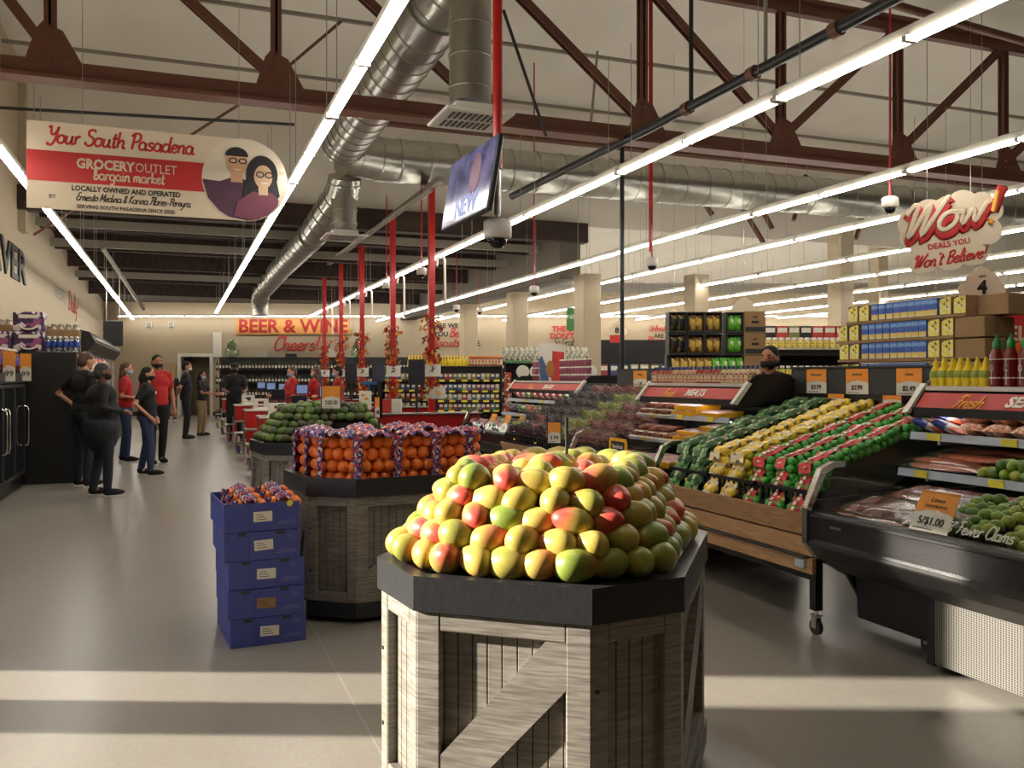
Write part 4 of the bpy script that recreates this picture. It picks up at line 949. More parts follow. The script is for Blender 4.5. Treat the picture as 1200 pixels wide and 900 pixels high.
def fruit_bag(kind):
    t = thing(kind+'_bag', 'x', f'bag of {kind}s'); P = []
    me, nx, ny, st = {'lime': (LIME, 5, 3, .054), 'lemon': (LEMON, 4, 2, .072), 'avocado': (AVO, 3, 2, .082)}[kind]
    rnd = random.Random(3)
    for iz in range(2):
        for ix in range(nx):
            for iy in range(ny):
                if iz and ix == nx-1: continue
                o = obj(kind, me, t, ((ix-(nx-1)/2+.4*iz)*st, (iy-(ny-1)/2)*st*.95, .03+iz*st*.72), (rnd.uniform(-.5, .5), rnd.uniform(-.5, .5), rnd.uniform(0, 3)), S(84, rnd.randint(160, 180), 74) if kind == 'lime' else S(54, 90, 46)); P.append(o)
    L_ = nx*st/2+.015; H = .03+st*.72+.032; b = MB(); vs = []; n = 10; m = 5; wd = {'lime': .048, 'lemon': .062, 'avocado': .08}[kind]
    for i in range(n+1):
        f = i/n; x = -L_+2*L_*f; z = H*(1-.55*abs(2*f-1)**5)+.005*math.sin(i*2.2)
        for k in range(m): y = (k/(m-1)*2-1)*wd; vs.append((x, y+.01*math.sin(i*1.3), z-.12*abs(y)*(1.5 if kind != 'lime' else .4)+.004*math.sin(k*2+i)))
    fs = [(i*m+k, (i+1)*m+k, (i+1)*m+k+1, i*m+k+1) for i in range(n) for k in range(m-1)]
    vs += [(x, y, z-.004) for x, y, z in vs]; o = (n+1)*m; fs += [tuple(reversed([q+o for q in f])) for f in fs]
    b.add(vs, fs, 0, True); P.append(b.build('bag_label', {'lime': M_LIMEBAG, 'lemon': M_LEMBAG, 'avocado': M_AVOBAG}[kind], t))
    if kind == 'lime':
        b = MB(); 
        for i in range(n):
            f = (i+.5)/n; x = -L_+2*L_*f; z = H*(1-.55*abs(2*f-1)**5)+.006
            b.box(x-.012, x+.009, -.012+.01*math.sin(i*1.3), .012+.01*math.sin(i*1.3), z-.004, z+.001)
        P.append(b.build('label_print', M_PAPER, t))
    return Proto(t, P)
bags = {k: fruit_bag(k) for k in ('lime', 'lemon', 'avocado')}
cols = [('lime', 4.11), ('lime', 4.31), ('lime', 4.52), ('lemon', 4.75), ('lemon', 4.96), ('avocado', 5.18), ('avocado', 5.39)]
DES = {'lime': 'red-labelled net bag of limes', 'lemon': 'pale net bag of lemons', 'avocado': 'green net bag of small avocados'}
tilt = -math.atan2(.30, 1.0)
for ci, (k, y) in enumerate(cols):
    r_ = ci if k == 'lime' else ci-3 if k == 'lemon' else ci-5
    for l in range(2):
        bags[k].put(f'{DES[k]}, {nth(l)} tier over the front crate, {nth(r_)} column', (3.25+.16+.05*l, y+jit(.015), .735+.115*l), (0, -.95, jit(.08)), f'bags of {k}s on the stand')
    for i in range(5):
        bags[k].put(f'{DES[k]}, {nth(i)} up the slope, {nth(r_)} column', (3.25+.24+.215*i, y+jit(.015), .905+.066*i), (jit(.08), tilt+jit(.05), jit(.1)), f'bags of {k}s on the stand')
# price board behind the citrus
def board(label, X, Y0, Y1, z0, z1, cards, cardw):
    t = thing('price_board', label, 'price board', (X, 0, 0)); b = MB(); b.box(0, .04, Y0, Y1, z0, z1, c=.006); b.box(-.01, .05, Y0, Y1, z1, z1+.014); b.build('panel', M_DARK, t)
    for y in (Y0+.05, Y1-.05):
        b = MB(); b.box(.0, .03, y-.015, y+.015, 1.1, z0); b.build('post', M_BLACK, t)
    for y, l1, pr in cards: price_card('', (-.004, y, z0+.006), FX, cardw, z1-z0-.012, l1, pr, t)
    return t
board('dark price board over the citrus with 3.99, 2.99 and 2.49 cards', 4.46, 4.18, 5.62, 1.325, 1.515, ((5.33, 'Avocados', '$3.99'), (4.91, 'Lemons', '$2.99'), (4.44, 'Limes', '$2.49')), .215)
for k, (y, p) in enumerate(((5.08, '$1.99'), (4.55, '$1.49'))):
    price_card(f'small white {p[1:]} price strip below the citrus price board, {nth(k)} from the sausage case', (4.42, y, 1.27), FX, .16, .06, '', p, foot=False)
# grapes
gs = stand('second produce stand, stacked with clear boxes of grapes', 3.55, 7.15, 9.75, 1.34)
for k in range(4): crate(f'black plastic crate along the front of the grape stand, {nth(k)} from its near end', 3.6, 7.2+.63*k, 7.2+.63*(k+1)-.01, 'grape crates')
def clam():
    t = thing('grape_box', 'x', 'box of grapes'); rnd = random.Random(5); b = MB()
    for ix in range(8):
        for iy in range(5):
            for iz in range(2): b.ell(((ix-3.5)*.032+rnd.uniform(-.006, .006), (iy-2)*.03+rnd.uniform(-.006, .006), .03+iz*.035+rnd.uniform(-.006, .01)), .018, 7, 5)
    g = b.build('grapes', mat('grape_skin', tint=True, rough=.3, noise=(9, .3)), t); g['kind'] = 'stuff'
    b = MB(); b.box(-.145, .145, -.09, .09, 0, .105, c=.014); f = b.build('clear_box', M_FILM, t); return Proto(t, [g, f]), g
gp, gpart = clam()
GC = {'black': S(62, 52, 66), 'green': S(158, 166, 84), 'red': S(150, 84, 80)}
gcol = ['red', 'red', 'red', 'green', 'green', 'black', 'black', 'black', 'black']
n = 0
for ci, c0 in enumerate(gcol):
    y = 7.32+.285*ci-.02
    for i in range(6):
        c = c0 if random.random() < .8 else random.choice(('red', 'green'))
        gp.put(f'clear box of {c} grapes, {nth(i)} up the slope, {nth(ci)} column', (3.55+.2+.185*i, y+jit(.01), .82+.083*i), (0, tilt-.05, PI/2+jit(.05)), 'grape boxes', pcolor={gpart: GC[c]})
    for l in range(2):
        gp.put(f'clear box of {c0} grapes, {("lower", "upper")[l]} front tier, {nth(ci)} column', (3.55+.16, y, .70+.105*l), PI/2+jit(.05), 'grape boxes', pcolor={gpart: GC[c0]})
board('dark price board over the grapes with 1.99 and 1.98 cards', 4.76, 7.6, 9.1, 1.325, 1.53, ((8.55, 'Grapes', '1.99'), (7.95, 'Grapes', '1.98')), .3)
P = PXX(655, 522, 3.5); card_stand('tall clear stand with a narrow orange card before the grapes', (3.45, P.y, .80), FX+.9, .13, .2, '', '3.99', .8)
# ------------------------------------------------------------------ generic products
def bottle_mesh(name, prof, mis, mats, n=10):
    b = MB(); b.lathe(prof, n, mis=mis); return b.mesh(name, mats)
M_GREENCAP = mat('green_cap', S(40, 140, 70), .4); M_WCAP = mat('white_cap', S(226, 222, 212), .4); M_BCAP = mat('blue_cap', S(40, 52, 110), .4); M_OCAP = mat('orange_cap', S(226, 120, 40), .4)
M_LABW = blotch('cream_label', S(214, 196, 160), [S(190, 60, 50), S(226, 210, 180), S(120, 60, 50), S(214, 170, 90)], 90)
M_LABY = blotch('yellow_label', S(226, 200, 60), [S(190, 180, 60), S(238, 222, 120), S(120, 130, 60), S(232, 180, 50)], 90)
M_GREENL = mat('green_label', S(150, 160, 60), .5)
MUSTARD = bottle_mesh('mustard_bottle', [(.030, 0), (.034, .01), (.027, .03), (.034, .055), (.036, .075), (.030, .095), (.018, .115), (.012, .145), (.006, .165), (.004, .168)], [0, 0, 0, 1, 1, 0, 0, 0, 0], [mat('mustard_yellow', S(236, 206, 40), .35), M_GREENL])
SRIR = bottle_mesh('chili_sauce_bottle', [(.034, 0), (.037, .008), (.037, .05), (.037, .13), (.036, .17), (.022, .205), (.020, .21), (.022, .212), (.022, .245), (.010, .26), (.004, .285), (.003, .287)], [0, 0, 0, 0, 0, 0, 1, 1, 1, 1, 1], [mat('chili_red', S(122, 24, 20), .3), M_GREENCAP])
SAUCE = bottle_mesh('sauce_bottle', [(.028, 0), (.031, .006), (.031, .02), (.031, .09), (.028, .105), (.012, .12), (.012, .125), (.011, .145), (.009, .148)], [0, 0, 1, 0, 0, 2, 2, 2], [M_TGLOSS, M_LABW, M_BCAP])
JAR = bottle_mesh('jar', [(.045, 0), (.048, .01), (.048, .03), (.048, .13), (.036, .15), (.036, .155), (.038, .156), (.038, .185), (.036, .187)], [0, 0, 1, 0, 0, 2, 2, 2], [M_TGLOSS, M_LABY, M_WCAP])
JARO = bottle_mesh('jar', [(.045, 0), (.048, .01), (.048, .03), (.048, .14), (.036, .16), (.036, .165), (.038, .166), (.038, .20), (.036, .202)], [0, 0, 1, 0, 0, 2, 2, 2], [M_TGLOSS, M_LABW, M_OCAP])
WINE = bottle_mesh('wine_bottle', [(.036, 0), (.038, .01), (.038, .06), (.038, .15), (.038, .19), (.016, .235), (.014, .29), (.016, .295), (.015, .30)], [0, 0, 1, 0, 0, 0, 2, 2], [M_TGLOSS, M_PAPER, M_INK], 8)
SODA = bottle_mesh('soda_bottle', [(.04, 0), (.052, .02), (.050, .09), (.052, .10), (.052, .19), (.046, .23), (.02, .27), (.014, .285), (.016, .29), (.016, .31), (.014, .312)], [0, 0, 0, 1, 0, 0, 0, 2, 2, 2], [M_TGLOSS, mat('soda_label', S(90, 74, 150), .4), M_WCAP])
WATER = bottle_mesh('water_bottle', [(.028, 0), (.033, .01), (.031, .06), (.033, .07), (.033, .14), (.024, .17), (.012, .19), (.014, .195), (.014, .212), (.012, .213)], [0, 0, 0, 1, 0, 0, 0, 2, 2], [clear_mat('water_plastic', (.86, .9, .95, 1), .25, .1), mat('blue_label', S(40, 70, 160), .4), M_WCAP])
def carton_mesh(name, w, d, h, face, side):
    """carton whose printed front faces -Y"""
    b = MB(); b.box(-w/2, w/2, .002, d, 0, h, 0, c=.002); b.box(-w/2+.002, w/2-.002, 0, .003, .003, h-.003, 1); return b.mesh(name, [side, face])
def row(put, n, p0, p1, labfn, rot=0.0, group=None, color=None, j=.004):
    p0 = Vector(p0); p1 = Vector(p1)
    for i in range(n):
        q = p0.lerp(p1, i/max(1, n-1)); c = color(i) if callable(color) else color
        put(labfn(i), (q.x+jit(j), q.y+jit(j), q.z), rot+jit(.05), group, c)

# ------------------------------------------------------------------ bottles on top of the cases
put = copies(MUSTARD, 'mustard_bottle', 'bottle')
row(put, 7, (4.07, 3.85, 1.392), (4.07, 3.52, 1.392), lambda i: f'yellow squeeze bottle on the seafood case, {nth(i)} from its far end', 0, 'yellow bottles')
row(put, 7, (4.16, 3.87, 1.392), (4.16, 3.54, 1.392), lambda i: f'yellow squeeze bottle in the rear row on the seafood case, {nth(i)} from its far end', 0, 'yellow bottles')
def srir():
    t = obj('chili_sauce_bottle', SRIR); tag(t, 'x', 'bottle'); b = MB()
    b.lathe([(.0376, .05), (.0376, .058)], 12); b.lathe([(.0376, .15), (.0376, .155)], 12)
    for a in range(10): b.tube([(-.0378, .012*math.cos(a*.628), .105+.016*math.sin(a*.628)), (-.0378, .012*math.cos(a*.628+.628), .105+.016*math.sin(a*.628+.628))], .002, 4)
    b.box(-.039, -.037, -.002, .002, .02, .15)
    p = b.build('label_print', M_PAPER, t); return Proto(t, [p])
sr = srir()
for i in range(8): sr.put(f'red chili sauce bottle with green cap, {nth(i)} along beside the yellow bottles', (4.06, 3.445-.085*i, 1.392), jit(.1), 'chili sauce bottles')
put = copies(SAUCE, 'sauce_bottle', 'bottle')
SC = [S(150, 60, 40), S(196, 150, 110), S(160, 54, 44), S(206, 184, 140)]
for r in range(2):
    row(put, 24, (4.06+.085*r, 7.03, 1.392), (4.06+.085*r, 5.62, 1.392), lambda i: f'sauce bottle with blue cap on the sausage case, {nth(i)} from the far end, {("front", "rear")[r]} row', 0, 'sauce bottles', lambda i: SC[(i//6) % 4])
# pink cups and a standee on the far case
CUP = bottle_mesh('pink_cup', [(.036, 0), (.045, .08), (.047, .085), (.047, .095), (.045, .097)], [0, 1, 1, 1], [mat('pink_cup', S(186, 110, 130), .4), M_WCAP])
put = copies(CUP, 'fruit_cup', 'cup')
n = 0
for l in range(3):
    for y in [11.95-.1*k for k in range(7)]+[10.95-.1*k for k in range(9)]:
        put(f'pink lidded cup on top of the far case, {nth(n)} of its three tiers', (4.9, y, 1.392+.1*l), 0, 'pink cups'); n += 1
t = thing('display_standee', 'upright card display with a white top and red side on the far case', 'display', (4.82, 11.15, 1.392), FX+.35)
b = MB(); b.prism([(-.24, 0), (.24, 0), (.26, .5), (-.28, .55)], 0, .02, 'y'); b.build('card', M_WHITE, t)
b = MB(); b.prism([(.0, 0), (.24, 0), (.25, .40), (.02, .42)], -.004, 0, 'y'); b.build('red_panel', M_REDSIGN, t)
b = MB(); b.prism([(-.22, .0), (-.05, .0), (-.1, .2), (-.2, .36), (-.26, .3)], -.004, 0, 'y'); b.build('blue_panel', mat('blue_print', S(60, 90, 140), .5), t)
b = MB(); b.ell((-.02, -.004, .17), (.09, .006, .12), 14, 8); b.build('picture', mat('brown_print', S(170, 110, 50), .5), t)

# ------------------------------------------------------------------ gondola shelving
def gondola(label, loc, rot, w, d, h, levels, tags=0.0, base=True, ends=True):
    t = thing('shelf_unit', label, 'shelving', loc, rot)
    b = MB(); b.box(-w/2, w/2, d-.04, d, 0, h); b.build('back_panel', M_BLACK, t)
    b = MB(); b.box(-w/2, w/2, .0, d, 0, .14); b.build('base', M_BLACK, t)
    if ends:
        for x in (-w/2, w/2-.03):
            b = MB(); b.box(x, x+.03, 0.0, d-.04, .14, h); b.build('end_panel', M_BLACK, t)
    for z in levels:
        b = MB(); b.box(-w/2+.03, w/2-.03, .0, d-.04, z-.03, z); s = b.build('shelf', M_BLACK, t)
        if tags:
            n = int(w/tags)
            b = MB(); b.box(-w/2+.03, w/2-.03, -.012, 0, z-.045, z+.005); r = b.build('price_rail', M_DARK, s)
            for k in range(n):
                b = MB(); x = -w/2+(k+.5)*w/n+jit(.03); b.box(x-.06, x+.06, -.016, -.012, z-.04, z); b.build('price_tag', M_YTAG, r)
    return t
def on(loc, rot, x, y, z): v = Matrix.Rotation(rot, 4, 'Z') @ Vector((x, y, z)); return Vector(loc)+v
BOXM = {}
def sbox(w, d, h):
    k = (w, d, h)
    if k not in BOXM: b = MB(); b.box(-w/2, w/2, 0, d, 0, h, 0, c=.004); b.box(-w/2+.012, w/2-.012, -.002, .002, h*.45, h*.85, 1); BOXM[k] = b.mesh('carton', [M_TINT, M_PAPER])
    return BOXM[k]
PALET = [S(70, 120, 130), S(150, 60, 60), S(90, 110, 60), S(180, 170, 150), S(60, 70, 120), S(150, 130, 60), S(120, 90, 120)]
# middle unit behind the first checkout
def cam_loc(px, d): q = PD(px, HY, d); return Vector((q.x, q.y, 0))
L1 = cam_loc(550, 18); gondola('dark shelf unit with yellow price tags behind the first checkout', L1, CAMROT, 1.35, .55, 1.68, (1.40, 1.18, .98, .78), .22)
L1b = cam_loc(476, 18.9); gondola('dark shelf unit partly hidden by the red garlanded poles', L1b, CAMROT, 1.1, .55, 1.68, (1.40, 1.18, .98, .78), .25)
n = 0
for li, z in enumerate((1.40, 1.18, .98, .78)):
    put = copies(sbox(.085, .2, .13), 'carton', 'carton')
    for k in range(13): put(f'small carton on the middle shelf unit, {nth(k)} along its {nth(li)} shelf', on(L1, CAMROT, -.58+.096*k, .02, z), CAMROT+jit(.06), 'small cartons', random.choice(PALET))
    for k in range(8): put(f'small carton on the half-hidden shelf unit, {nth(k)} along its {nth(li)} shelf', on(L1b, CAMROT, -.42+.115*k, .02, z), CAMROT+jit(.06), 'small cartons', random.choice(PALET))
YB = bottle_mesh('yellow_bottle', [(.034, 0), (.036, .02), (.036, .12), (.02, .16), (.014, .22), (.01, .235)], [0, 0, 0, 0, 1], [mat('mustard_yellow', None), M_OCAP])
put = copies(YB, 'yellow_bottle', 'bottle')
for k in range(22): put(f'yellow bottle on top of the shelf units behind the poles, {nth(k)} along', on(L1, CAMROT, -1.25+.062*k, .15, 1.68), 0, 'yellow bottles on the shelf')
put = copies(JARO, 'sauce_jar', 'jar')
for k in range(10): put(f'orange-capped jar on top of the middle shelf unit, {nth(k)} along', on(L1, CAMROT, .02+.068*k, .12, 1.68), 0, 'orange-capped jars', S(150, 80, 50))
# second unit with white bags
L2 = cam_loc(640, 15); gondola('black shelf unit with a green-edged top shelf of white bags', L2, CAMROT, 1.45, .55, 1.72, (1.42, 1.1, .78), 0)
b = MB(); b.box(-.7, .72, -.02, .0, 1.69, 1.73); o = b.build('green_edge', mat('green_strip', S(96, 150, 90), .5), None, L2, CAMROT); tag(o, 'green price strip along the top shelf of white bags', 'strip')
WBAG = pack_mesh('grain_bag', .16, .26, .1, blotch('grain_bag', S(196, 190, 170), [S(214, 208, 190), S(150, 150, 120), S(90, 96, 70), S(220, 214, 200)], 26), 8, .15)
put = copies(WBAG, 'grain_bag', 'bag')
for k in range(16): put(f'pale bag leaning on the green-edged shelf, {nth(k)} along', on(L2, CAMROT, -.66+.088*k, .12, 1.84), (PI/2-.15, jit(.15), CAMROT+.5+jit(.2)), 'pale grain bags')
PLATE = MB().lathe([(.10, 0), (.115, .012), (.115, .09), (.10, .10)], 16).mesh('paper_plate_pack', M_WHITE)
put = copies(PLATE, 'paper_plate_pack', 'plate pack')
for k in range(6): put(f'round white plate pack on the second shelf, {nth(k)} along', on(L2, CAMROT, -.4+.23*k, .06, 1.54), (PI/2, 0, CAMROT), 'plate packs')
b = MB(); b.box(0, .22, 0, .22, 0, .26, c=.004); o = b.build('brown_carton', M_KRAFT, None, on(L2, CAMROT, -.95, .25, 1.72), CAMROT); 
o.location = on(L2, CAMROT, -.70, .30, 1.72); tag(o, 'plain brown carton at the end of the white bags', 'carton')
t = thing('hanging_strip', 'long hanging strip of red snack packs on the black shelf end', 'clip strip', on(L2, CAMROT, -.66, -.06, .75), CAMROT)
for k in range(9):
    b = MB(); vs, fs = pillow(.12, .1, .03, 5, k+1); b.T = Matrix.Translation((jit(.01), 0, .05+.085*k)) @ Matrix.Rotation(PI/2, 4, 'X'); b.add(vs, fs, 0, True); b.build('snack_pack', blotch('snack_pack', S(170, 70, 56), [S(190, 60, 50), S(214, 190, 160), S(120, 70, 50)], 30), t)
# black chilled cabinet far behind, and white shopping cart frame
Lc = cam_loc(765, 24); gondola('tall black chilled cabinet against the back of the store', Lc, CAMROT, 3.6, .8, 2.5, (.5, 1.0, 1.5), 0)
put = copies(sbox(.2, .25, .3), 'carton', 'carton')
for li, z in enumerate((.5, 1.0, 1.5)):
    for k in range(12): put(f'pack in the tall black cabinet, {nth(k)} along its {nth(li)} shelf', on(Lc, CAMROT, -1.6+.28*k, .1, z), CAMROT, 'packs in the black cabinet', random.choice(PALET))
# chip display: black cartons of chip bags beside brown cartons
dC = 11.0
Lk = cam_loc(840, dC); gondola('dark end shelf under the chip cartons', Lk, CAMROT, 1.25, .5, 1.5, (1.0, .55), 0)
CHIP = {}
for nm, cols in (('tan', (S(196, 160, 70), [S(120, 80, 40), S(220, 190, 90), S(60, 44, 30)])), ('green', (S(110, 190, 60), [S(90, 170, 50), S(220, 230, 190), S(60, 130, 40)])), ('black', (S(40, 34, 28), [S(120, 100, 50), S(30, 26, 22), S(200, 180, 120)]))):
    CHIP[nm] = pack_mesh('chip_bag', .10, .2, .07, blotch('chip_'+nm, cols[0], cols[1], 16), 4, .12)
CT = MB(); CT.box(-.108, .108, .26, .28, 0, .265); CT.box(-.108, -.096, 0, .26, 0, .265); CT.box(.096, .108, 0, .26, 0, .265); CT.box(-.096, .096, 0, .26, 0, .03); CT.box(-.096, .096, 0, .26, .25, .265); CTM = CT.mesh('display_carton', M_DARK)
putc = copies(CTM, 'display_carton', 'display carton'); nb = 0
for l in range(2):
    for c in range(4):
        x = (-.48, -.25, -.03, .24)[c]; kind = ('black', 'tan', 'tan', 'green')[c]
        q = on(Lk, CAMROT, x, .05, 1.73+.275*l)
        putc(f'open dark display carton of {kind} chip bags, {nth(c)} along the {("lower", "upper")[l]} tier', q, CAMROT, 'chip cartons')
        for k in range(2):
            o = obj('chip_bag', CHIP[kind], None, on(Lk, CAMROT, x-.046+.092*k, .10, 1.73+.275*l+.135), (PI/2, 0, CAMROT)); nb += 1
            tag(o, f'{kind} chip bag in the display cartons, {nth(nb-1)} in reading order from below', 'chip bag', 'chip bags in cartons')
    b = MB(); b.box(-.13, .13, 0, .3, 0, .27, c=.003); t = b.build('brown_carton', M_KRAFT, None, on(Lk, CAMROT, .48, .0, 1.73+.275*l), CAMROT)
    tag(t, f'brown cardboard carton with a dark band ending the chip display, {("lower", "upper")[l]} tier', 'carton'); t.name = 'brown_carton'
    b = MB(); b.box(-.125, .125, -.003, 0, .015, .075); b.build('dark_band', M_DARK, t)
    b = MB(); b.box(-.03, .03, -.002, 0, .19, .205); b.box(-.045, .045, -.002, 0, .12, .15); b.build('print', M_INK, t)
for k in range(9):
    kd = 'tan' if k < 5 else 'green'
    o = obj('chip_bag', CHIP[kd], None, on(Lk, CAMROT, -.5+.1*k, .06, 1.60), (PI/2-.2, jit(.1), CAMROT+jit(.1))); o.scale = (1, 1, 1.3); tag(o, f'{kd} chip bag standing under the chip cartons, {nth(k)} along', 'chip bag', 'chip bags below')
b = MB(); b.box(-.13, .13, 0, .3, 0, .21, c=.003); tag(b.build('brown_carton', M_KRAFT, None, on(Lk, CAMROT, .48, .0, 1.51), CAMROT), 'brown carton carrying the brown chip display cartons', 'carton')
b = MB(); b.box(-.6, .34, .14, .32, 1.5, 1.73); tag(b.build('display_riser', M_DARK, None, Lk, CAMROT), 'dark riser carrying the chip cartons', 'riser')
# jar shelves
Lj = cam_loc(940, 14.5); gondola('dark shelf unit of white jars and small bottles behind the masked person', Lj, CAMROT, 1.9, .5, 1.92, (1.84, 1.45, 1.05), 0)
put = copies(JAR, 'jar', 'jar')
for k in range(17): put(f'white-capped jar on the upper jar shelf, {nth(k)} along', on(Lj, CAMROT, -.85+.106*k, .06, 1.92), 0, 'white-capped jars', S(206, 190, 160))
for k in range(17): put(f'small dark-labelled bottle on the lower jar shelf, {nth(k)} along', on(Lj, CAMROT, -.85+.106*k, .03, 1.45), 0, 'small jars', random.choice((S(96, 60, 40), S(150, 120, 70), S(90, 110, 60))))
for k in range(7):
    o = obj('carton', sbox(.18, .2, .2), None, on(Lj, CAMROT, -.45+.2*k, .25, 2.11+.0), CAMROT, random.choice((S(40, 40, 44), S(190, 70, 60), S(130, 130, 80)))); tag(o, f'carton stacked above the jars, {nth(k)} along', 'carton', 'cartons over the jars')
# ------------------------------------------------------------------ blue and yellow cartons stacked along the aisle top
XB = 6.2
def pcard(name, m1, m2, scale, w, d, h):
    return carton_mesh(name, w, d, h, m1, m2)
def blue_face():
    m = bpy.data.materials.new('blue_carton_print'); m.use_nodes = True; nt = m.node_tree; N = nt.nodes; L = nt.links; p = N['Principled BSDF']; p.inputs['Roughness'].default_value = .45
    tc = N.new('ShaderNodeTexCoord'); sp = N.new('ShaderNodeSeparateXYZ'); L.new(tc.outputs['Object'], sp.inputs[0])
    nz = N.new('ShaderNodeTexNoise'); nz.inputs['Scale'].default_value = 40; L.new(tc.outputs['Object'], nz.inputs['Vector'])
    a = N.new('ShaderNodeMath'); a.operation = 'MULTIPLY_ADD'; a.inputs[1].default_value = .05; L.new(nz.outputs['Fac'], a.inputs[0]); L.new(sp.outputs[2], a.inputs[2])
    cr = N.new('ShaderNodeValToRGB'); cr.color_ramp.interpolation = 'CONSTANT'; e = cr.color_ramp.elements; e[0].color = S(226, 206, 140); e[1].position = .078; e[1].color = S(48, 84, 168)
    x = e.new(.128); x.color = S(120, 160, 206); x = e.new(.16); x.color = S(66, 104, 180); x = e.new(.042); x.color = S(222, 196, 110)
    L.new(a.outputs[0], cr.inputs[0]); L.new(cr.outputs[0], p.inputs['Base Color']); return m
BLUEC = carton_mesh('blue_carton', .084, .18, .152, blue_face(), mat('blue_side', S(60, 96, 170), .5))
YELC = carton_mesh('yellow_carton', .125, .20, .152, blotch('yellow_flower_print', S(232, 216, 110), [S(236, 224, 130), S(226, 200, 50), S(232, 226, 200), S(60, 56, 50)], 42), M_KRAFT)
gondola('long dark shelf run carrying the blue and yellow cartons', (XB, 6.38, 0), FX, 1.62, .8, 1.36, (1.0,), 0)
pb = copies(BLUEC, 'blue_carton', 'carton'); pyel = copies(YELC, 'yellow_carton', 'carton')
YX = lambda px: PXX(px, 400, XB).y
BRC = MB().box(-.064, .064, 0, .3, 0, .172, c=.004); BRC.box(-.003, .003, -.001, .001, 0, .172)
BRM = BRC.mesh('brown_carton', M_KRAFT)
for r, (z, l0, l1, b1, r1) in enumerate(((1.40, 983, 1007, 1085, 1117), (1.598, 983, 1007, 1085, 1117), (1.782, 981, 1007, 1085, 1117), (1.966, 993, 1018.5, 1098, 1132))):
    for k in range(2):
        pyel(f'yellow flowered carton at the far end of the {nth(r)} tier, {nth(k)} of two', (XB, YX(l0+(l1-l0)*(k+.5)/2), z+.026), FX, 'yellow cartons')
        pyel(f'yellow flowered carton beside the brown ones on the {nth(r)} tier, {nth(k)} of two', (XB, YX(b1+1+(r1-b1)*(k+.5)/2), z+.026), FX, 'yellow cartons')
    n = 9
    for k in range(n): pb(f'blue and yellow carton, {nth(k)} from the far end of the {nth(r)} tier up', (XB+jit(.002), YX(l1+2+(b1-l1-2)*(k+.5)/n), z+.026), FX, 'blue cartons')
    ye, yn = YX(l0-1), YX(r1)
    b = MB(); b.box(-.004, .4, yn, ye, z, z+.025); tag(b.build('carton_tray', M_KRAFT, None, (XB, 0, 0)), f'brown cardboard tray under the {nth(r)} tier of blue cartons', 'tray')
    for k in range(3):
        if r == 3 and k == 0: continue
        o = obj('brown_carton', BRM, None, (XB+.07+.131*k, yn-.31+(.02*k), z+.004)); tag(o, f'brown carton closing the blue carton stack, {nth(k)} along the {nth(r)} tier up', 'carton', 'brown end cartons')
# aisle and wow signs
def cloud(pts_circles, x, s): pass
def outline_union(circs, n=220):
    """outer outline of overlapping circles around the origin: (x, y) points"""
    out = []
    for i in range(n):
        a = 2*PI*i/n; d = Vector((math.cos(a), math.sin(a))); best = .02
        for cx, cy, r in circs:
            c = Vector((cx, cy)); t = c.dot(d); q = c.length_squared-t*t
            if q < r*r: best = max(best, t+math.sqrt(r*r-q))
        out.append((d.x*best, d.y*best))
    return out
t = thing('hanging_sign', 'white cloud-shaped hanging sign lettered Wow, deals you will not believe', 'hanging sign', PD(1112, 274, 8.5), CAMROT-.12)
b = MB(); b.prism(outline_union([(-.30, .10, .17), (-.18, .18, .16), (0, .22, .15), (.13, .27, .15), (.30, .28, .12), (.40, .22, .10), (.36, .02, .13), (.2, 0, .15), (0, 0, .2), (-.2, -.02, .16), (-.33, -.02, .12), (-.22, -.22, .15), (0, -.2, .16), (.2, -.18, .13), (.26, -.2, .10), (-.28, -.3, .08)]), 0, .012, 'y'); b.build('board', M_CREAM, t)
hand('word_shadow', 'Wow!', .34, .05, M_REDSIGN, t, (-.01, -.008, .0), shear=.3, flat=.1, rise=.28, wide=1.25)
hand('word_face', 'Wow', .34, .024, mat('wow_face', S(226, 206, 178), .6), t, (-.075, -.016, .035), shear=.3, flat=.15, rise=.28, wide=1.25)
b = MB(); b.tube([(.395, -.022, .20), (.435, -.022, .40)], .022, 8); b.ell((.375, -.022, .11), (.026, .008, .026), 10, 6); b.build('mark', mat('gold_ink', None), t)
text('lettering', 'DEALS YOU', .075, M_REDINK, t, (.0, -.004, -.10), (PI/2, -.16, 0), bold=.002)
hand('lettering', "Won't Believe!", .125, .009, M_REDINK, t, (.0, -.003, -.285), shear=.3, flat=.2, rise=.16)
b = MB(); b.tube([(.2, .006, .4), (.2, .006, 2.2)], .002, 4); b.build('hanger_wire', M_STEEL, t); b = MB(); b.tube([(-.2, .006, .3), (-.2, .006, 2.2)], .002, 4); b.build('hanger_wire', M_STEEL, t)
def aisle_sign(label, px, py, d, n, s=1.0):
    t = thing('aisle_sign', label, 'aisle sign', PD(px, py, d), CAMROT); t.scale = (s, s, s)
    b = MB(); b.prism(outline_union([(-.17, -.06, .085), (-.08, .04, .10), (0, .10, .10), (.09, .04, .10), (.17, -.06, .085), (0, -.04, .1), (-.1, -.07, .075), (.1, -.07, .075)]), 0, .012, 'y'); b.build('board', M_CREAM, t)
    if n: text('lettering', n, .20, M_INK, t, (0, -.003, -.03), bold=.008)
    if n: text('lettering', 'aisle', .045, M_INK, t, (0, -.003, .095), shear=.4)
    b = MB(); b.tube([(0, .006, .15), (0, .006, (4.66 if d > 20 else 6.99)/s-t.location.z/s)], .004, 4); b.build('hanger_wire', M_STEEL, t)
    return t
aisle_sign('white cloud-shaped sign with a black 4 above the brown cartons', 1151, 334, 9.4, '4', 1.0)
a8 = aisle_sign('small white sign with a black 8 and red lines over the black cabinet', 723, 386, 22, '8', 1.0)
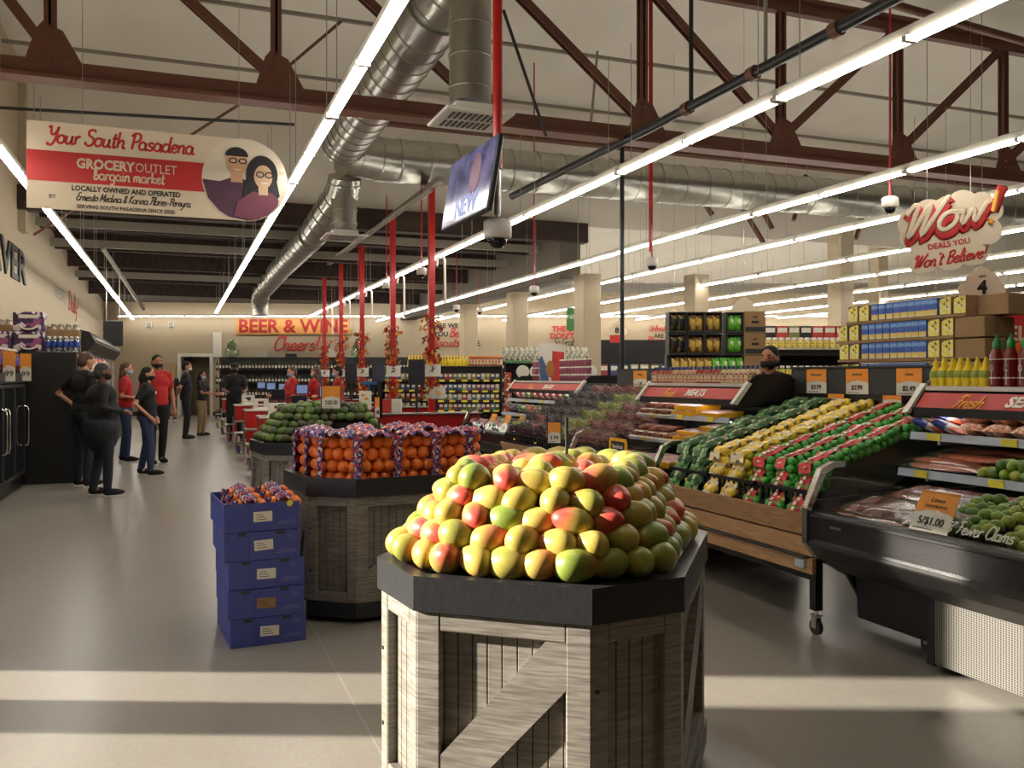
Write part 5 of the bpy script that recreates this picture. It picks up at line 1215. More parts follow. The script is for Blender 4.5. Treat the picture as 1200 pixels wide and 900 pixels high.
b = MB(); b.box(-.18, .18, -.004, .0, -.33, -.14)
for k in range(3): pass
b.build('red_panel', M_REDSIGN, a8)
for px, py, d in ((790, 372, 15), (872, 360, 12)):
    aisle_sign('small plain cloud-shaped sign above the chip cartons' if px == 872 else 'small plain cloud-shaped sign far beyond the chip cartons', px, py, d, '', .7)
t = thing('store_banner', 'red banner with large cream capitals beyond the chili sauce bottles', 'banner', PD(1190, 388, 8.6), CAMROT)
b = MB(); b.box(-.30, .6, 0, .02, -.13, .25, c=.003); b.build('board', M_REDSIGN, t); text('lettering', 'SELL', .2, M_CREAM, t, (.02, -.004, -.03), bold=.006)
for k in range(3):
    b = MB(); b.box(-.27, -.08-.03*k, -.004, 0, .2-.045*k, .21-.045*k); b.build('line', M_CREAM, t)
t = thing('card_display', 'dark cardboard display with orange pumpkin print beneath the red banner', 'display', PD(1192, 440, 8.55)*1.0, CAMROT); t.location.z = 0
b = MB(); b.box(-.32, .6, 0, .3, 0, 1.78, c=.004); b.build('body', M_DARK, t)
b = MB(); b.box(-.32, -.09, -.006, 0, 1.66, 1.78); b.build('white_panel', M_CREAM, t)
b = MB(); b.ell((.05, -.004, 1.70), (.13, .008, .09), 16, 8); b.ell((.28, -.004, 1.70), (.12, .008, .08), 16, 8); b.build('pumpkin_print', mat('pumpkin', S(224, 104, 36), .5), t)
b = MB(); b.box(-.30, -.22, -.006, 0, 1.57, 1.60); b.prism([(-.12, 1.62), (-.05, 1.62), (-.06, 1.56)], -.006, 0, 'y'); b.build('print', M_CREAM, t)
b = MB(); b.tube([(-.1, .01, 1.78), (-.1, .01, 1.84)], .01, 6); b.build('clip', M_DARK, t)
# ------------------------------------------------------------------ red poles, garlands and cameras
ly = (13.75, 16.5, 19.5, 22.2, 24.9)
M_LEAF = [mat('leaf_orange', S(196, 84, 26), .7), mat('leaf_gold', S(206, 136, 40), .7), mat('leaf_rust', S(134, 48, 26), .7)]
lanes = ('first', 'second', 'third', 'fourth', 'fifth')
for i, y in enumerate(ly):
    x = 3.83
    t = thing('lane_pole', f'square red pole rising to the roof at the {lanes[i]} checkout', 'pole', (x, y, 0))
    b = MB(); b.box(-.05, .05, -.05, .05, 0, 4.5, c=.006); b.build('post', M_RED, t)
    b = MB(); b.box(-.14, .14, -.058, -.052, 1.46, 1.66, c=.002); c_ = b.build('number_card', M_WHITE, t)
    text('lettering', str(i+1), .12, M_INK, c_, (0, -.059, 1.58), bold=.004)
    b = MB(); b.tube([(.09, 0, 3.25), (.10, 0, 3.38), (.17, 0, 3.42), (.22, 0, 3.36), (.23, 0, 2.65)], .022, 8); b.build('white_conduit', M_WHITE, t)
    if i == 0:
        b = MB(); b.box(-.11, .22, -.058, -.052, 1.10, 1.30, c=.002); b.build('notice', M_WHITE, t)
    g = thing('leaf_garland', f'autumn leaf garland wound round the red pole at the {lanes[i]} checkout', 'garland', (x, y, 0))
    rnd = random.Random(i)
    for c in range(3):
        b = MB()
        for k in range(46):
            z = rnd.choice((rnd.uniform(1.66, 2.45), rnd.uniform(1.66, 2.45), rnd.uniform(1.1, 1.42))); a = rnd.uniform(0, 6.28); r = rnd.uniform(.07, .15)*(1.25 if z > 2.2 else 1); p = Vector((r*math.cos(a), r*math.sin(a), z)); s = rnd.uniform(.03, .06)
            M = Matrix.Translation(p) @ Matrix.Rotation(rnd.uniform(0, 6), 4, 'Z') @ Matrix.Rotation(rnd.uniform(-1, 1), 4, 'X'); b.T = M
            b.add([(0, 0, -s), (s*.7, .01, -s*.2), (s*.5, 0, s*.5), (0, .012, s), (-s*.5, 0, s*.5), (-s*.7, .01, -s*.2)], [(0, 1, 2, 3, 4, 5)])
        b.build('leaves', M_LEAF[c], g)
    b = MB(); b.tube([(.075*math.cos(k*.7), .075*math.sin(k*.7), 1.1+k*.03) for k in range(45)], .008, 5); b.build('vine', M_LEAF[2], g)
b = MB(); b.box(3.78, 3.88, 13.2, 26, 4.5, 4.58); tag(b.build('conduit_rail', M_PALE), 'long pale rail under the roof joining the red pole tops', 'rail')
def camera_dome(label, p, top, red=True, s=1.0):
    t = thing('security_camera', label, 'camera', p); b = MB(); b.tube([(0, 0, .1*s), (0, 0, top-p.z)], .012*s, 6); b.build('drop_rod', M_RED if red else M_STEEL, t)
    b = MB(); b.lathe([(.07*s, 0), (.085*s, .01), (.085*s, .10*s), (.06*s, .12*s)], 14); b.build('housing', M_WHITE, t)
    b = MB(); b.ell((0, 0, 0), (.06*s, .06*s, .06*s), 14, 8, fn=lambda x, y, z: (x, y, min(z, .1))); b.build('dome', mat('smoked_dome', S(20, 20, 22), .1), t); return t
for k, (px, py, d, tp) in enumerate(((494, 322, 14.5, 5.0), (453, 338, 17.2, 5.0), (420, 351, 20, 4.6), (535, 363, 21, 4.55), (562, 366, 23.5, 4.45), (626, 343, 15.5, 6.99), (764, 312, 12, 6.99), (1043, 244, 9.2, 6.99))):
    camera_dome(('white dome camera on a red rod', 'white dome camera hung beside the second red pole', 'white dome camera hung by the third red pole', 'small dome camera hung before the cream columns', 'small dome camera hung beyond the first cream column', 'dome camera hung before the middle columns', 'dome camera on a long red drop above the price boards', 'dome camera on a long red drop near the cloud-shaped sign')[k]+(' by the first pole' if k == 0 else ''), PD(px, py, d), tp, s=1.0)
# television on the red roof pole
p = PD(583, 272, 6.35)
t = thing('tv_pole', 'red roof pole carrying the tilted television', 'pole', (p.x, p.y, 0)); b = MB(); b.tube([(0, 0, 2.95), (0, 0, 7.0)], .035, 14); b.build('tube', M_RED, t); b = MB(); b.tube([(0, 0, 2.62), (0, 0, 2.95)], .025, 10); b.build('inner_tube', M_STEEL, t)
camera_dome('large white dome camera under the red television pole', Vector((p.x, p.y, 2.45)), 2.64, False, 1.2)
A_ = CW(-.516, 6.9, 0); B_ = CW(-.128, 6.0, 0); e = (B_-A_); ta = math.atan2(e.y, e.x)
t = thing('television', 'flat television tilted down from the red roof pole', 'television', ((A_.x+B_.x)/2, (A_.y+B_.y)/2, 2.86)); t.rotation_euler = (Matrix.Rotation(ta, 3, 'Z') @ Matrix.Rotation(-.16, 3, 'X')).to_euler()
b = MB(); b.box(-.49, .49, 0, .04, -.27, .27, c=.006); b.build('bezel', M_BLACK, t)
def scr():
    m = bpy.data.materials.new('tv_picture'); m.use_nodes = True; nt = m.node_tree; N = nt.nodes; L = nt.links; p = N['Principled BSDF']; p.inputs['Roughness'].default_value = .12
    tc = N.new('ShaderNodeTexCoord'); nz = N.new('ShaderNodeTexNoise'); nz.inputs['Scale'].default_value = 5; L.new(tc.outputs['Object'], nz.inputs['Vector'])
    cr = N.new('ShaderNodeValToRGB'); cr.color_ramp.elements[0].position = .35; cr.color_ramp.elements[0].color = S(40, 44, 84); cr.color_ramp.elements[1].position = .7; cr.color_ramp.elements[1].color = S(120, 104, 140); x = cr.color_ramp.elements.new(.55); x.color = S(96, 96, 130)
    L.new(nz.outputs['Fac'], cr.inputs[0]); p.inputs['Base Color'].default_value = (.01, .01, .012, 1); L.new(cr.outputs[0], p.inputs['Emission Color']); p.inputs['Emission Strength'].default_value = .9; return m
b = MB(); b.box(-.475, .475, -.004, 0, -.255, .258); sc_ = b.build('screen', scr(), t)
M_TVRED = mat('tv_figure', S(70, 40, 60), emis=(S(110, 56, 84), .6)); M_TVW = mat('tv_letters', S(110, 116, 160), emis=(S(140, 150, 200), .7))
b = MB(); b.ell((.14, -.006, .06), (.11, .003, .15), 14, 8); b.build('picture_figure', M_TVRED, sc_)
text('picture_letters', 'NEW', .2, M_TVW, sc_, (.02, -.006, -.16), bold=.004)
b = MB(); b.box(-.06, .06, .04, .16, -.1, .1); b.tube([(0, .1, 0), (0, .22, .0)], .03, 8); b.build('wall_bracket', M_WHITE, t)
b = MB(); b.tube([(.05, .1, .05), (.1, .2, .1), (.14, .18, -.05), (.06, .12, -.12)], .006, 6); b.build('cable', M_BLACK, t)
# ------------------------------------------------------------------ owners' sign
PL = PD(31, 140, 8.0); SW = 1.93; SH = .80
t = thing('owners_sign', 'large hanging banner sign with red band and round portrait of two people', 'hanging sign', (PL.x, PL.y, PL.z-SH), 0)
b = MB(); b.box(0, SW, 0, .012, 0, SH); b.build('board', M_CREAM, t)
b = MB(); b.box(0, SW-.05, -.003, 0, .255, .535); b.build('red_band', M_REDSIGN, t)
CXs, CZs, RR = SW-.02, SH/2+.0, .405
b = MB(); b.prism([(CXs+RR*math.cos(a*PI/32), CZs+RR*math.sin(a*PI/32)) for a in range(64)], -.006, .014, 'y'); disc = b.build('portrait_disc', mat('portrait_cream', S(226, 212, 190), .6), t)
hand('lettering', 'Your South Pasadena', .15, .0105, M_REDINK, t, (.79, -.002, .61), shear=.2, flat=.2)
text('lettering', 'GROCERY', .125, M_CREAM, t, (.655, -.005, .435), bold=.005, sx=.86); text('lettering', 'OUTLET', .125, M_CREAM, t, (1.095, -.005, .435), sx=.8)
hand('lettering', 'bargain market', .105, .0075, M_CREAM, t, (.86, -.004, .30), shear=.05, flat=.2)
text('lettering', 'LOCALLY OWNED AND OPERATED', .068, M_INK, t, (.84, -.002, .205), bold=.002, sx=.86)
text('lettering', 'BY', .05, M_INK, t, (.21, -.002, .115), bold=.001); hand('lettering', 'Ernesto Medina & Karina Flores-Pereyra', .075, .0045, M_INK, t, (.90, -.002, .095), shear=.3, flat=.2, wide=.86)
text('lettering', 'SERVING SOUTH PASADENA SINCE 2020.', .048, M_INK, t, (.84, -.002, .038), bold=.001, sx=.98)
def ov(mb, cx, cz, rx, rz, y, n=24, a0=0, a1=360):
    mb.prism([(cx+rx*math.cos(math.radians(a0+(a1-a0)*k/n)), cz+rz*math.sin(math.radians(a0+(a1-a0)*k/n))) for k in range(n if a1-a0 == 360 else n+1)], y-.002, y, 'y')
P_SK = mat('print_skin', S(206, 160, 124), .6); P_SK2 = mat('print_skin_light', S(214, 178, 146), .6); P_PUR = mat('print_purple', S(84, 50, 72), .6); P_MAR = mat('print_maroon', S(122, 62, 82), .6); P_HAIR = mat('print_hair', S(34, 30, 32), .6)
def clipdisc(pts): return [((x, z) if math.hypot(x-CXs, z-CZs) < RR-.004 else (CXs+(x-CXs)*(RR-.004)/math.hypot(x-CXs, z-CZs), CZs+(z-CZs)*(RR-.004)/math.hypot(x-CXs, z-CZs))) for x, z in pts]
mx, mz = CXs-.08, CZs+.17; fx, fz = CXs+.17, CZs+.06
b = MB(); b.prism(clipdisc([(CXs-.40, CZs-.02), (mx-.16, mz-.20), (mx-.06, mz-.16), (mx+.06, mz-.16), (mx+.15, mz-.22), (mx+.24, mz-.6), (mx+.1, mz-.62), (mx-.1, mz-.6), (CXs-.25, CZs-.33), (CXs-.35, CZs-.2)]), -.009, -.006, 'y'); b.build('shirt', P_PUR, disc)
b = MB(); b.box(mx-.055, mx+.055, -.011, -.009, mz-.2, mz-.06); ov(b, mx, mz, .10, .135, -.011); b.build('face', P_SK, disc)
b = MB(); ov(b, mx, mz+.055, .108, .09, -.013, 20, 0, 180); b.build('hair', P_HAIR, disc)
b = MB()
for s in (-1, 1):
    ov(b, mx+s*.045+.01, mz+.01, .04, .028, -.0135)
b.build('spectacles', P_HAIR, disc)
b = MB()
for s in (-1, 1): ov(b, mx+s*.045+.01, mz+.01, .027, .016, -.0145)
b.build('lens', P_SK2, disc)
b = MB(); ov(b, mx+.01, mz-.07, .035, .01, -.0135, 12, 180, 360); b.build('smile', M_PAPER, disc)
b = MB(); ov(b, fx-.01, fz-.0, .15, .19, -.016, 24); b.prism([(fx-.15, fz), (fx+.12, fz), (fx+.16, fz-.2), (fx+.06, fz-.34), (fx-.16, fz-.30), (fx-.2, fz-.2)], -.016, -.014, 'y'); b.build('long_hair', P_HAIR, disc)
b = MB(); b.prism(clipdisc([(fx-.28, fz-.42), (fx-.24, fz-.28), (fx-.1, fz-.17), (fx+.08, fz-.17), (fx+.15, fz-.24), (fx+.14, fz-.3), (fx+.04, fz-.40), (fx-.1, fz-.46)]), -.018, -.016, 'y'); b.build('shirt', P_MAR, disc)
b = MB(); b.box(fx-.045, fx+.045, -.02, -.018, fz-.2, fz-.05); ov(b, fx, fz-.02, .088, .115, -.02); b.build('face', P_SK2, disc)
b = MB()
for s in (-1, 1): ov(b, fx+s*.042+.012, fz+.0, .04, .032, -.022)
b.build('spectacles', P_HAIR, disc)
b = MB()
for s in (-1, 1): ov(b, fx+s*.042+.012, fz+.0, .028, .02, -.0235)
b.build('lens', P_SK2, disc)
b = MB(); ov(b, fx+.01, fz-.075, .035, .016, -.022, 12, 180, 360); b.build('smile', M_PAPER, disc)
for x in (.46, 1.85):
    b = MB(); b.tube([(x, .006, SH), (x, .006, 7.0-PL.z+SH)], .0025, 4); b.build('hanger_wire', M_STEEL, t)
# ------------------------------------------------------------------ left wall: freezer, drinks case, signs
t = thing('glass_freezer', 'long black freezer with glass doors along the left wall', 'freezer', (XL, 0, 0))
b = MB(); b.box(.01, .64, 6.9, 13.3, .0, .16); b.box(.01, .10, 6.9, 13.3, .16, 1.45); b.box(.10, .68, 6.9, 13.3, 1.37, 1.50); b.box(.10, .68, 6.9, 6.95, .16, 1.37); b.box(.10, .68, 13.25, 13.3, .16, 1.37); b.box(.10, .62, 6.95, 13.25, .16, .2); b.build('cabinet', M_BLACK, t)
M_DKGL = mat('dark_freezer_glass', S(30, 34, 40), .06, spec=.6)
for k in range(8):
    y0 = 6.97+.785*k
    b = MB(); b.box(.66, .70, y0, y0+.03, .18, 1.36); b.box(.66, .70, y0+.74, y0+.77, .18, 1.36); b.box(.66, .70, y0+.03, y0+.74, .18, .22); b.box(.66, .70, y0+.03, y0+.74, 1.32, 1.36); d = b.build('door', M_DARK, t)
    b = MB(); b.box(.675, .685, y0+.03, y0+.74, .22, 1.32); b.build('glass', M_DKGL, d)
    b = MB(); yh = y0+(.68 if k % 2 else .09); b.tube([(.70, yh, .55), (.74, yh, .56), (.75, yh, .62), (.75, yh, 1.0), (.74, yh, 1.06), (.70, yh, 1.07)], .012, 8); b.build('handle', M_CHROME, d)
put = copies(SODA, 'soda_bottle', 'bottle')
for k in range(26):
    put(f'purple-labelled soda bottle on the freezer top, {nth(k//2)} pair along, {("aisle", "wall")[k % 2]} side', (XL+.60-.13*(k % 2), 13.2-.13*(k//2), 1.5), jit(.2), 'soda bottles', random.choice((S(90, 20, 36), S(60, 16, 40), S(120, 30, 40))))
for k, y in enumerate((13.12, 11.9, 10.7)):
    price_card(f'narrow orange and white card on the freezer top, {nth(k)} from the drinks case', (XL+.72, y, 1.40), 0, .13, .36, '', '99', foot=False)
# tall black case end and its drinks
t = thing('drinks_case', 'tall black refrigerated case standing out from the left wall', 'refrigerated case', (XL, 0, 0))
b = MB(); b.box(.01, 1.30, 13.4, 13.46, 0, 1.80, c=.01); b.build('end_panel', M_BLACKM, t)
b = MB(); b.box(.01, 1.22, 13.46, 17.6, 0, .2); b.box(.01, .2, 13.46, 17.6, .2, 1.78); b.box(.2, 1.24, 13.46, 17.6, 1.7, 1.78); b.build('cabinet', M_BLACK, t)
for z in (.55, .95, 1.35):
    b = MB(); b.box(.2, 1.15, 13.5, 17.5, z-.02, z); b.build('shelf', M_DARK, t)
b = MB(); b.box(.2, 1.2, 17.54, 17.6, .2, 1.7); b.build('far_end', M_BLACK, t)
put = copies(WATER, 'water_bottle', 'bottle')
for k in range(40): put(f'clear bottle in the drinks case, {nth(k)} counted from its near end', (XL+1.08, 13.55+.095*k, (.2, .55, .95, 1.35)[k % 4]), 0, 'bottles in the drinks case')
PACK = MB(); PACK.box(-.19, .19, -.13, .13, 0, .27, 0, c=.02); PACKM = PACK.mesh('drink_pack', [blotch('purple_pack', S(62, 34, 76), [S(80, 40, 90), S(50, 28, 66), S(150, 80, 120), S(216, 206, 210)], 16)])
def dpack(kind):
    t = thing('drink_pack', 'x', 'drink pack'); P = [obj('wrap', PACKM if kind == 'p' else None, t)] if kind == 'p' else []
    if kind == 'p':
        b = MB(); b.tube([(.11*math.cos(a*.35+3.4), -.133, .10+.07*math.sin(a*.35+3.4)) for a in range(9)], .014, 6); b.box(-.12, .12, -.134, -.128, .18, .23, c=.004); P.append(b.build('white_print', M_PAPER, t))
    else:
        b = MB(); b.box(-.19, .19, -.13, .13, 0, .12, c=.004); P.append(b.build('tray', M_KRAFT, t))
        for i in range(4):
            for j in range(2):
                b = MB(); b.lathe([(.04, .01), (.04, .15), (.03, .18), (.034, .182), (.034, .20), (.03, .201)], 10, (-.14+.093*i, -.06+.12*j, 0)); P.append(b.build('can', mat('tin_can', S(190, 180, 160), .3, .5), t))
    return Proto(t, P)
pk = dpack('p'); tr_ = dpack('t')
for k, (x, y, z) in enumerate(((.70, 13.62, 1.8), (.70, 13.62, 2.07), (.30, 13.62, 1.8))):
    pk.put(f'purple shrink-wrapped drink pack on the tall black case, {("lower", "upper", "rear")[k]} one', (XL+x, y, z), 0, 'purple drink packs')
for k, (x, y, z) in enumerate(((1.10, 13.95, 1.8), (1.10, 13.95, 2.0), (.62, 14.2, 2.0), (.22, 14.2, 2.07), (1.06, 14.3, 2.0), (.7, 14.5, 2.0))):
    tr_.put(f'brown tray of cans on the tall black case, {nth(k)} counted from the wall end', (XL+x, y, z), 0, 'can trays')
b = MB(); b.box(.4, 1.2, 14.05, 14.7, 1.8, 2.0); b.box(.02, .4, 14.05, 14.4, 1.8, 2.06); tag(b.build('brown_carton', M_KRAFT, None, (XL, 0, 0)), 'brown cartons base under the rear can trays on the black case'.replace('cartons base', 'carton block'), 'carton')
for k in range(18):
    put(f'blue-labelled water bottle on top of the tall black case, {nth(k)} along', (XL+.94+.07*(k % 6), 13.50+.08*(k//6), 1.8), 0, 'water bottles on the case')
BAGG = pack_mesh('snack_bag', .24, .32, .12, blotch('snack_bag', S(190, 178, 160), [S(206, 196, 190), S(180, 60, 50), S(220, 200, 90), S(70, 90, 140)], 12), 5)
for k in range(14):
    y = 14.0+.34*k/2*1.4; o = obj('snack_bag', BAGG, None, (XL+1.28, 13.75+.27*k, (1.15, 1.55)[k % 2]+.05), (PI/2-.15, jit(.2), PI/2+jit(.2))); tag(o, f'pale snack bag hung on the front of the drinks case, {nth(k)} back', 'snack bag', 'snack bags')
    o.location.x = XL+1.37
b = MB(); b.box(0, .06, 13.55, 17.5, .3, 1.62); b.box(0, .06, 13.55, 17.5, 1.62, 1.66); tag(b.build('bag_rack', M_DARK, None, (XL+1.245, 0, 0)), 'dark rack panel behind the hanging snack bags', 'rack')
t = thing('multideck_case', 'far curved black refrigerated case beyond the drinks case', 'refrigerated case', (XL, 0, 0))
b = MB(); b.prism([(.01, 0), (1.3, 0), (1.3, .6), (1.0, .7), (1.0, 1.9), (1.15, 2.1), (1.05, 2.3), (.8, 2.36), (.01, 2.36)], 18.2, 26, 'y'); b.build('cabinet', M_BLACK, t)
for k in range(5):
    b = MB(); b.box(1.0, 1.02, 18.4+1.5*k, 19.7+1.5*k, .8, 1.85); b.build('lit_front', mat('case_packs', S(160, 150, 140), .5, noise=(9, S(90, 70, 70))), t)
b = MB(); b.tube([(1.1, 18.25, 2.16), (1.1, 25.9, 2.16)], .06, 10); b.build('canopy', M_STEEL, t)
b = MB(); b.box(.0, .9, 17.8, 18.15, 2.0, 2.3); tag(b.build('case_top_box', M_BLACK, None, (XL+.02, 0, 0)), 'black box on the wall above the drinks case end', 'box')
b = MB(); b.box(.01, .03, 16.2, 19.5, 2.05, 2.35); tag(b.build('wall_panel', M_WHITE, None, (XL, 0, 0)), 'bright white panel on the wall above the drinks case', 'panel')
P = PD(133, 391, 22); t = thing('menu_sign', 'black box sign hung above the left aisle', 'hanging sign', P, CAMROT+.5)
b = MB(); b.box(-.22, .22, 0, .35, -.3, .32, c=.01); b.build('box', M_BLACK, t); b = MB(); b.box(.222, .226, .04, .32, -.25, .27); b.build('panel', mat('dull_orange_panel', S(120, 76, 52), .5), t)
for x in (-.15, .15):
    b = MB(); b.tube([(x, .17, .3), (x, .17, 1.9)], .012, 6); b.build('hanger_rod', M_WHITE, t)
# lettering on the left wall reads from +X
LW = PI/2
def wall_letters(s, px, py, size, m, kind='text', **k):
    p = PXX(px, py, XL+.01)
    o = text('wall_lettering', s, size, m, None, p, (PI/2, 0, LW), **k) if kind == 'text' else hand('wall_lettering', s, size, size*.045, m, None, p, (PI/2, 0, LW), wide=2.0)
    return o
def tag_l(o, l): return tag(o, l, 'wall lettering')
tag_l(wall_letters('SAVER', 6, 302, .80, M_INK, bold=.012, depth=.02, sx=1.75), 'large dark raised capitals on the left wall')
tag_l(wall_letters('FRESH', 70, 345, .42, mat('grey_letters', S(150, 142, 128), .6), sx=1.6), 'small faded grey capitals further along the left wall')
tag_l(wall_letters('Daily!', 86, 366, .5, M_REDINK, 'hand'), 'red script word on the left wall')

# ------------------------------------------------------------------ back wall: sign, lettering, vents, wine
def back(name, label, cat, px, py, off=.06):
    t = thing(name, label, cat, bw(px, py)-CW(0, off), CAMROT); return t
sc_px = BD/FOC
t = back('department_sign', 'red capitals on a gold board reading beer and wine', 'wall sign', 344, 383)
b = MB(); b.box(-67*sc_px, 68*sc_px, 0, .05, -9*sc_px, 9.5*sc_px, c=.01); b.build('board', mat('gold_board', S(206, 150, 80), .6), t)
text('lettering', 'BEER & WINE', .68, mat('deep_red', S(160, 34, 28), .5), t, (0, -.006, 0), bold=.02, depth=.01, sx=1.02)
t = back('wall_script', 'red script word under the beer and wine board', 'wall lettering', 347, 405); hand('lettering', 'Cheers!', .52, .03, M_REDINK, t, (0, 0, -.18), wide=1.15)
t = back('wall_slogan', 'black and red wall slogan half hidden by the first cream columns', 'wall lettering', 540, 392)
for s, px, py, sz, m, k in (('ARE WE L', 526, 382, .25, M_INK, 0), ('YOU', 517, 392, .25, M_INK, 0), ('E.', 561, 403, .25, M_INK, 0), ('V', 539, 403, .25, M_INK, 0)): text('lettering', s, sz, m, t, ((px-540)*sc_px, 0, -(py-392)*sc_px), bold=.008)
for s, px, py, sz in (('Bet', 533, 395, .34), ('Biscuits', 522, 406, .34)): hand('lettering', s, sz, .02, M_REDINK, t, ((px-540)*sc_px, 0, -(py-392)*sc_px))
t = back('wall_slogan', 'red and black wall slogan beside the widest cream column', 'wall lettering', 662, 394)
for s, px, py, m in (('THE DE', 662, 386, M_REDINK), ('DON\'T L', 662, 394, M_REDINK)): text('lettering', s, .29, m, t, ((px-662)*sc_px, 0, -(py-394)*sc_px), bold=.01)
hand('lettering', 'So Grab', .27, .013, M_INK, t, (-.05, 0, -.34))
t = back('wall_slogan', 'small red and black slogan right of the black pole', 'wall lettering', 775, 394)
hand('lettering', 'Unbeatable', .22, .012, M_REDINK, t, (0, 0, .2)); text('lettering', 'ARE', .2, M_INK, t, (-.1, 0, 0), bold=.006); hand('lettering', 'Blessed and', .24, .012, M_REDINK, t, (0, 0, -.25))
t = thing('hanging_banner', 'small green hanging banner before the back wall columns', 'banner', PD(669, 374, 20), CAMROT); b = MB(); b.box(-.1, .1, 0, .01, -.26, .26); b.build('cloth', mat('green_banner', S(60, 120, 66), .6), t); text('lettering', 'N8', .15, M_PAPER, t, (0, -.003, .05)); 
b = MB(); b.tube([(0, .005, .26), (0, .005, 2.2)], .004, 4); b.build('wire', M_STEEL, t)
for k, px in enumerate((175, 201)):
    t = back('wall_vent', f'square grey vent high on the back wall, {nth(k)} from the corner', 'vent', px, 381); b = MB(); b.box(-.11, .11, 0, .05, -.11, .11); b.build('frame', M_WHITE, t)
    for j in range(5):
        b = MB(); b.box(-.09, .09, -.01, 0, -.09+.04*j, -.07+.04*j); b.build('slat', M_DARK, t)
t = back('white_panel', 'tall white wall panel beside the door', 'panel', 255, 404); b = MB(); b.box(-.16, .16, 0, .05, -.46, .46, c=.005); b.build('board', M_WHITE, t)
for px, lb in ((198, 'framed notice board on the back wall beside the door'),):
    t = back('notice_board', lb, 'notice board', px, 443); b = MB(); b.box(-.28, .28, 0, .05, -.55, .55, c=.01); b.build('frame', mat('light_oak', None), t); b = MB(); b.box(-.24, .24, -.01, 0, -.5, .5); b.build('sheet', mat('notice_sheet', S(176, 150, 118), .7), t)
# wine shelving
wz = (1.72, 1.24, .76, .28)
for k in range(5):
    p = PD(252+35+70*k, HY, 31.2); gondola(f'black wine shelf unit on the back wall, {nth(k)} from the door', (p.x, p.y, 0), CAMROT, 70*31.2/FOC-.01, .5, 2.17, wz, 0, ends=False)
put = copies(WINE, 'wine_bottle', 'bottle')
for li, z in enumerate(wz[:3]):
    for k in range(90):
        p = PD(254+3.85*k, HY, 31.3); put(f'wine bottle on the back wall shelves, {nth(k)} from the door on the {nth(li)} shelf', (p.x, p.y, z), 0, 'wine bottles', random.choice((S(30, 34, 26), S(40, 24, 24), S(70, 74, 40), S(120, 60, 60) if li == 2 else S(36, 30, 26))))
DEMI = MB().lathe([(.16, 0), (.24, .06), (.25, .2), (.2, .4), (.08, .56), (.06, .62), (.08, .64), (.07, .66)], 16).mesh('demijohn', clear_mat('green_glass', (.62, .78, .64, 1), .22, .1))
put = copies(DEMI, 'demijohn', 'glass jug')
for px, l in ((272, 'large green glass jug on the wine shelf near the door'), (419, 'large green glass jug on the wine shelf between red poles')):
    p = PD(px, HY, 31.5); put(l, (p.x, p.y, 2.17))
for k, px in enumerate((307, 341, 387)):
    p = PD(px, HY, 31.4); b = MB(); b.box(-.2, .2, 0, .1, 0, (.2, .12, .32)[k]); t = b.build('shelf_topper', (M_STEEL, M_DARK, M_STEEL)[k], None, (p.x, p.y, 2.17), CAMROT); tag(t, ('small grey card on top of the wine shelf', 'low dark card on top of the wine shelf', 'tall grey card on top of the wine shelf by a pole')[k], 'card')

